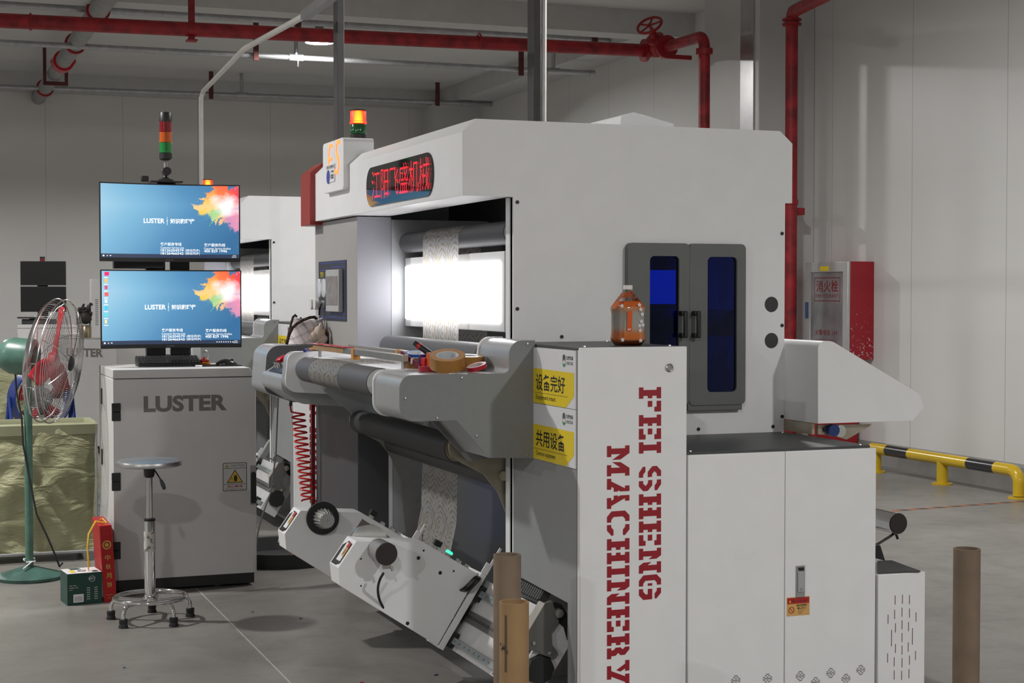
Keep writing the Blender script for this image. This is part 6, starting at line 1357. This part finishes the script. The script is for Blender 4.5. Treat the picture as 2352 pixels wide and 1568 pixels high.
cr = t.ramp(zf, [(.02, (.70, .26, .02)), (.08, (.90, .20, .03)), (.20, (.85, .24, .05)), (.30, (.62, .50, .42)), (.38, (.58, .54, .50)), (.52, (.58, .54, .50)), (.60, (.70, .36, .18)), (.66, (.90, .18, .025)), (.75, (.85, .15, .02))])
t.put(t.b.inputs['Base Color'], cr); t.b.inputs['Roughness'].default_value = .12; t.b.inputs['Subsurface Weight'].default_value = .2
k.build('label_sleeve', t.m, bo, smooth=60, label='orange and clear printed sleeve')
MB().lathe((bx, by, bz+BH*.93), ZZ, [(BR*.29, 0), (BR*.29, BH*.068), (BR*.26, BH*.072), (0, BH*.072)], 24).build('cap', mat('cap_white', (.75, .74, .72), .4), bo)
k = MB(); yb_ = by-BR*.955*.93-.0016
Q = lambda fx, fz: Vector((bx+fx*BR, yb_-(.004 if fz > .56 or fz < .17 else 0), bz+BH*fz))
k.face([Q(-.48, .24), Q(-.15, .24), Q(-.15, .575), Q(-.48, .575)]); k.m = 1
for i, ch in enumerate('茉莉蜜茶'): k.text(ch, Q(-.45, .495-.082*i)-YY*.0005, XX, ZZ, wd=BR*.27, h=BH*.072, bold=.03)
rnd = random.Random(1)
def flower(fx, fz, r):
    c = Q(fx, fz)-YY*.0004
    for i in range(5): a = PI/2+i*2*PI/5; d = Vector((c_(a), 0, s_(a))); e = Vector((-s_(a), 0, c_(a))); k.face([c, c+d*r*.5+e*r*.3, c+d*r, c+d*r*.5-e*r*.3])
for fx, fz in ((.33, .675), (-.85, .66), (-.8, .1), (.42, .085), (.42, .60), (.55, .52), (.5, .40), (.38, .33), (.42, .25), (.6, .34)): flower(fx, fz, BR*.15)
k.m = 2; k.text('康师傅', Q(-.46, .64), XX, ZZ, wd=BR*.28, h=BH*.026); k.text('JASMINE TEA', Q(-.6, .075), XX, ZZ, wd=BR*.65, h=BH*.03)
for i in range(8): k.face([Q(-.63, .5-.028*i), Q(-.59, .5-.028*i), Q(-.59, .51-.028*i), Q(-.63, .51-.028*i)])
k.build('label_print', [mat('tea_orange', (.70, .10, .01), .4), PAPER, mat('tea_brown', (.2, .13, .06), .5)], bo, smooth=0)
# ------------------------------------------------------------------ tapes and tools on the table's near end
ZTB = 1.2395
def tape(name_label, px, py, ro, ri, h, m, core_m, tilt=None, z=None, Z=ZTB, Y=6.1):
    p = at(px, py, Y=Y); axis = Vector(tilt).normalized() if tilt else ZZ; base = Vector((p.x, p.y, Z)) if z is None else Vector((p.x, p.y, z))
    o = thing('tape_roll', name_label, 'tape roll', base)
    MB().pipe(base, base+axis*h, ro, ri, 40).build('tape', m, o); MB().pipe(base+axis*.0005, base+axis*(h-.0005), ri, ri-.004, 40).build('core', core_m, o); return o, base, axis
TAN = mat('tape_tan', (.36, .165, .035), .3, var=.04); TRED = mat('tape_red', (.42, .01, .03), .25)
COREW = mat('core_white', (.6, .62, .65), .5)
o, bb, _ = tape('big tan tape roll lying flat in front, its paper core printed blue', 1028, 838, .071, .044, .050, TAN, COREW, tilt=(-.11, -.30, .95), z=ZTB+.022, Y=6.07)
k = MB()
for i, (a, s) in enumerate(((105, 'TAPE'), (70, '胶带'), (40, 'TAPE'))):
    for z in (.030, .014):
        a_ = math.radians(a)+.36-.9; t1_ = _.cross(YY).normalized(); t2_ = _.cross(t1_); d = t1_*c_(a_)-t2_*s_(a_) if (t2_.y > 0) else t1_*c_(a_)+t2_*s_(a_); k.text(s, bb+d*.0385+_*z, d.cross(_)*-1 if d.cross(_).x < 0 else d.cross(_), _, h=.009, wd=.02, bold=.03, align='C')
k.build('core_print', mat('print_blue', (.03, .12, .45), .5), o, smooth=0)
tape('tan tape roll standing behind the big one, beside the silver casing', 1074, 823, .070, .042, .055, TAN, COREW, tilt=(0, -.06, 1), z=ZTB+.004, Y=6.235)
tape('tan tape roll farthest back, with a blue roll sitting on it', 954, 832, .045, .03, .045, TAN, COREW, Y=6.45)
p = at(953, 810, Z=ZTB+.05); 
tape('thin blue and white tape roll stacked on a tan roll', 954, 812, .046, .034, .012, mat('tape_blue', (.02, .10, .42), .3), PAPER, tilt=(-.05, -.16, .98), z=ZTB+.054, Y=6.45)
tape('flat red tape roll left of the big tan roll', 984, 846, .040, .024, .02, TRED, mat('core_pink', (.55, .35, .4), .5), Y=6.17)
q = at(1098, 846, Z=ZTB)
tape('red tape roll leaning at a slant, nearest the silver casing', 1096, 850, .040, .03, .016, TRED, mat('core_pink_white', (.62, .5, .52), .5), tilt=(-.28, -.1, .95), z=ZTB+.014, Y=6.03)
a, b = at(950, 786, Y=6.36), at(1002, 822, Y=6.30); dd = (b-a).normalized()
o = thing('marker_pen', 'black-handled marker with a red band, propped up among the tape rolls', 'marker', (b.x, b.y, b.z))
MB().lathe(a, dd, [(.004, 0), (.011, .004), (.0125, .012), (.013, .1), (.011, (b-a).length), (0, (b-a).length)], 16).build('handle', BLACK, o); MB().lathe(a+dd*.022, dd, [(.0136, 0), (.0136, .014)], 16).build('band', RUBRED, o)
a, b = at(922, 811, Y=6.42), at(966, 842, Y=6.3); dd = (b-a).normalized(); o = thing('cutter', 'dark red cutter with white clips, lying slanted at the bar end', 'cutter', ((a.x+b.x)/2, (a.y+b.y)/2, b.z))
k = MB(); k.obox((a+b)/2, dd, dd.cross(ZZ), ZZ, (b-a).length/2, .004, .010); k.build('blade_body', mat('cutter_crimson', (.16, .005, .02), .4), o); k = MB()
for f in (.3, .6): k.obox(a.lerp(b, f)-Vector((.004, .003, 0)), dd, dd.cross(ZZ), ZZ, .002, .006, .011)
k.build('clip', PAPER, o)
a = at(968, 828, Y=6.35); o = thing('plastic_block', 'small purple plastic block between the tape rolls', 'plastic block', (a.x, a.y, ZTB)); k = MB(); k.box((a.x-.012, a.y-.012, ZTB), (a.x+.02, a.y+.012, ZTB+.062)); k.build('block', mat('purple_plastic', (.04, .025, .16), .3), o, bevel=.002)
a = at(985, 826, Y=6.26); o = thing('plastic_case', 'bright red plastic case behind the flat red tape', 'plastic case', (a.x, a.y, ZTB)); k = MB(); k.box((a.x-.02, a.y-.0, ZTB), (a.x+.03, a.y+.05, ZTB+.05)); k.build('block', RUBRED, o, bevel=.002)
a = at(1003, 812, Y=6.22); o = thing('orange_box', 'orange plastic box resting behind the big tan roll', 'plastic box', (a.x, a.y+.03, ZTB)); k = MB(); k.box((a.x-.03, a.y+.0, ZTB), (a.x+.05, a.y+.05, ZTB+.072)); k.build('block', mat('orange_plastic', (.55, .09, .01), .35), o, bevel=.003)
# ------------------------------------------------------------------ handbag with plush charm on the far casing
YBG = 8.62; ba, bb_ = at(664, 788, Y=YBG), at(748, 791, Y=YBG); zb0 = 1.276
hb2 = thing('handbag', 'checked cream handbag with brown straps on the far end of the table', 'bag', ((ba.x+bb_.x)/2, YBG, zb0))
t = NT('checked_cloth'); u1 = t.ma('ADD', t.x, t.ma('MULTIPLY', t.z, .45)); u2 = t.ma('SUBTRACT', t.z, t.ma('MULTIPLY', t.x, .45))
def stripes(v, per, wd): return t.ma('LESS_THAN', t.ma('ABSOLUTE', t.ma('SUBTRACT', t.ma('FRACT', t.ma('DIVIDE', v, per)), .5)), wd)
m1 = t.ma('ADD', stripes(u1, .05, .05), stripes(t.ma('ADD', u1, .008), .05, .03)); m2 = t.ma('ADD', stripes(u2, .05, .05), stripes(t.ma('ADD', u2, .008), .05, .03))
t.put(t.b.inputs['Base Color'], t.mix(t.ma('MINIMUM', t.ma('MULTIPLY', t.ma('ADD', m1, m2), .45), .9), (.66, .60, .60), (.12, .08, .09))); t.b.inputs['Roughness'].default_value = .7
zt1 = at(700, 734, Y=YBG).z; bw = bb_.x-ba.x
g = []
for j in range(9):
    v = j/8; wx = bw/2*(1-.18*v); dy = .075*(1-.75*v)+.006; cx_ = (ba.x+bb_.x)/2+.0*v; row = []
    for i in range(28):
        a = 2*PI*i/28; e_ = 1/ (abs(c_(a))**3.5+abs(s_(a))**3.5)**(1/3.5); row.append(Vector((cx_+wx*e_*c_(a), YBG+dy*e_*s_(a), zb0+.002+(zt1-zb0)*v+(.01*math.cos(2*a) if j == 8 else 0))))
    g.append(row)
k = MB(); k.surf(g, True); k.f += [tuple(range(28)), tuple(range(8*28, 9*28))]; k.mi += [0, 0]; k.build('bag_body', t.m, hb2, smooth=60)
STR = mat('strap_brown', (.045, .022, .012), .4)
def strap_(pts, wd):
    pts = [at(px, py, Y=Y) for px, py, Y in pts]; k = MB(); dn_ = Vector((0, 0, 1))
    L_ = []
    for i, p in enumerate(pts):
        d = (pts[min(i+1, len(pts)-1)]-pts[max(i-1, 0)]).normalized(); s = d.cross(YY).normalized(); L_.append((p+s*wd, p-s*wd))
    for i in range(len(L_)-1):
        k.add([L_[i][0], L_[i][1], L_[i+1][1], L_[i+1][0]], [(0, 1, 2, 3)])
    return k.build('strap', STR, hb2, solid=.005)
strap_([(658, 791, YBG-.1), (664, 768, YBG-.105), (672, 752, YBG-.1), (684, 742, YBG-.09), (698, 734, YBG-.085), (712, 729, YBG-.08), (722, 728, YBG-.06), (728, 733, YBG-.04)], .008)
strap_([(658, 790, YBG-.09), (664, 762, YBG-.085), (669, 742, YBG-.06), (673, 728, YBG-.03), (678, 723, YBG), (682, 728, YBG)], .006)
k = MB(); c = at(728, 733, Y=YBG-.05)
for i in range(3): k.ring(c+Vector((.004*i, -.01, -.012-.022*i)), Vector((.3, 1, .2*i)), .011, .002, 18, 6)
k.build('rings', STEEL, hb2)
pc_ = at(732, 770, Y=YBG-.10); k = MB(); PLU = mat('plush_cream', (.62, .50, .42), .9, bump=.8, scale=120)
for off, r, sc in (((0, 0, .01), .034, (.95, .9, 1.25)), ((-.028, -.005, -.005), .026, (.9, .9, 1.1)), ((.02, 0, -.02), .03, (1, .9, .9)), ((-.01, -.01, -.045), .012, (1, 1, 1.5)), ((.018, -.01, -.045), .012, (1, 1, 1.5)), ((-.03, 0, .025), .012, (2.2, .8, .7)), ((.012, 0, .05), .014, (.9, .8, 1.4))): k.sph(pc_+Vector(off), r, sc, 14, 10)
k.build('plush_charm', PLU, hb2, smooth=80, label='cream plush charm hanging from the bag')
k = MB(); q = at(757, 775, Y=YBG+.02); k.lathe((q.x, YBG+.02, zb0), ZZ, [(.035, 0), (.04, .02), (.038, .06), (.02, .09), (.0, .095)], 16); o = k.build('dark_pouch', mat('pouch_green', (.008, .02, .018), .6)); tag(centre(o), 'small dark pouch tucked behind the checked handbag', 'pouch')
# small hanging tool on the control panel hook
q = at(746, 760, X=XC-.02); o = thing('hand_tool', 'orange-handled tool hanging under the control panel', 'tool', (q.x, q.y, q.z-.05))
k = MB(); k.tube([q+ZZ*.06, q+Vector((0, .008, .02)), q+Vector((0, .004, -.02))], .003, 6); k.build('hook', STEEL, o); k = MB(); k.plate([q+Vector((-.004, -.012, .01)), q+Vector((-.004, .012, .01)), q+Vector((-.004, .008, -.05)), q+Vector((-.004, -.014, -.05))], (.006, 0, 0)); k.build('handle', mat('tool_orange', (.5, .22, .06), .4), o)
k = MB(); q = at(715, 799, Z=1.2375); o = thing('marker_pen', 'yellow-orange marker lying at the far end of the white table', 'marker', (q.x, q.y, 1.262)); a, b = at(708, 803, Z=1.268), at(724, 799, Z=1.268)
MB().cyl(a, b, .008, n=12).build('body', mat('marker_orange', (.65, .25, .02), .4), o); MB().cyl(a-(b-a)*.5, a, .0082, n=12).build('cap', mat('marker_blue', (.03, .05, .3), .4), o)
# ------------------------------------------------------------------ red coiled air hose with connector
DH = 8.9
hs = [(670, 893), (668, 905), (671, 925)]; Yh = 8.78
top = at(671, 888, Y=Yh); o = thing('air_hose', 'red coiled air hose hanging beside the farther lettered cabinet', 'hose', (top.x, Yh, at(700, 1150, Y=Yh).z))
p0, p1 = at(672, 890, Y=Yh), at(669, 912, Y=Yh); MB().cyl(p0, p1, .012, n=14).build('connector', mat('connector_orange', (.40, .09, .015), .4), o); p2 = at(667, 932, Y=Yh); MB().cyl(p1, p2, .008, n=12).build('nozzle', BLACK, o)
c0, c1 = at(684, 945, Y=Yh), at(708, 1150, Y=Yh); n_t = 15; pts = [p2, at(668, 940, Y=Yh)]
for i in range(n_t*14+1):
    f = i/(n_t*14); a = 2*PI*i/14+PI; rx = .036; pts.append(c0.lerp(c1, f)+RT*(rx*c_(a))+Vector((0, rx*.5*s_(a), .0))-ZZ*.018*s_(a)*0)
MB().tube(pts, .0052, 8).build('coil', mat('hose_red', (.55, .015, .012), .3), o)
MB().tube([at(700, 890, Y=Yh+.1), at(697, 905, Y=Yh+.1), at(704, 912, Y=Yh+.1)], .006, 8).build('hose_tail', MATS['connector_orange'], o)
LIFT = 0.0
# ------------------------------------------------------------------ black basin with bottle and coil on the floor
bq = at(672, 1308, Z=0); bR = .38; bcen = Vector((bq.x+.04, bq.y+.39, 0)); 
o = thing('black_tub', 'shallow black rubber tub on the floor behind the screen cabinet', 'tub', bcen)
MB().lathe(bcen, ZZ, [(.0, .004), (bR-.03, .004), (bR-.01, .085), (bR+.012, .088), (bR+.004, .0), (0, 0)], 48).build('tub', BLACKR, o)
wb = thing('water_bottle', 'clear empty water bottle with green label lying in the black tub', 'bottle', at(690, 1285, D=10.05))
b0, b1 = at(640, 1283, Y=9.68), at(722, 1283, Y=9.68); b0.z = .135; b1.z = .10
ax_ = (b1-b0).normalized(); LW = (b1-b0).length
MB().lathe(b0, ax_, [(.012, .02), (.013, .03), (.03, .07), (.036, .09), (.036, LW-.01), (.03, LW), (0, LW)], 24).build('bottle_body', CLEAR, wb)
MB().lathe(b0, ax_, [(.0145, 0), (.0145, .02), (0, .02)], 16).build('cap', mat('cap_grey', (.4, .4, .38), .4), wb)
MB().lathe(b0, ax_, [(.0368, .125), (.0368, .18)], 24).build('label', mat('label_forest', (.01, .09, .05), .4), wb)
ch = thing('air_hose', 'red coiled hose lying in the black tub around the water bottle', 'hose', at(650, 1298, Y=9.63)); pts = []
A_, B_, C_ = at(585, 1300, Y=9.6), at(640, 1302, Y=9.5), at(698, 1272, Y=9.6)
for i in range(12*14+1):
    f = i/(12*14); p = A_.lerp(B_, f*2) if f < .5 else B_.lerp(C_, (f-.5)*2); a = 2*PI*i/14; pts.append(p+RT*(.012*c_(a))+ZZ*(.02*s_(a)+.012)+FW*(.02*c_(a)))
MB().tube(pts, .005, 8).build('coil', mat('hose_bright_red', (.65, .02, .015), .3), ch)
# black cable hanging behind the screen cabinet
k = MB(); k.tube([at(641, 880, Y=10.08), at(637, 960, Y=10.08), at(634, 1040, Y=10.06), at(622, 1130, Y=9.97), at(600, 1190, Y=9.92), at(592, 1225, Y=9.87), at(588, 1270, Y=9.82)], .005, 8); tag(centre(k.build('hanging_cable', mat('cable_grey', (.05, .05, .052), .5))), 'thin dark cable hanging between the screen cabinet and the coiled hose', 'cable')
# ------------------------------------------------------------------ litter on the floor
for px, py, col, s, lab in ((1001, 1550, (.02, .02, .12), .010, 'scrap of dark blue film on the floor beside the tilted arm'), (285, 1533, (.02, .03, .16), .006, 'tiny blue scrap on the floor in front of the stool'), (830, 1567, (.35, .02, .02), .009, 'red scrap on the floor at the bottom picture edge'),
                            (580, 1405, (.02, .02, .02), .006, 'tiny black scrap on the floor, right of the stool'), (690, 1420, (.03, .03, .03), .007, 'small black scrap in the round shadow on the floor')):
    p = at(px, py, Z=.001); k = MB(); k.plate([p+Vector((-s, -s*.6, 0)), p+Vector((s*1.2, -s*.2, 0)), p+Vector((s*.7, s*1.5, 0)), p+Vector((-s*.3, s*.8, 0))], (0, 0, .002)); tag(centre(k.build('floor_scrap', mat('scrap %d' % px, col, .5))), lab, 'scrap')
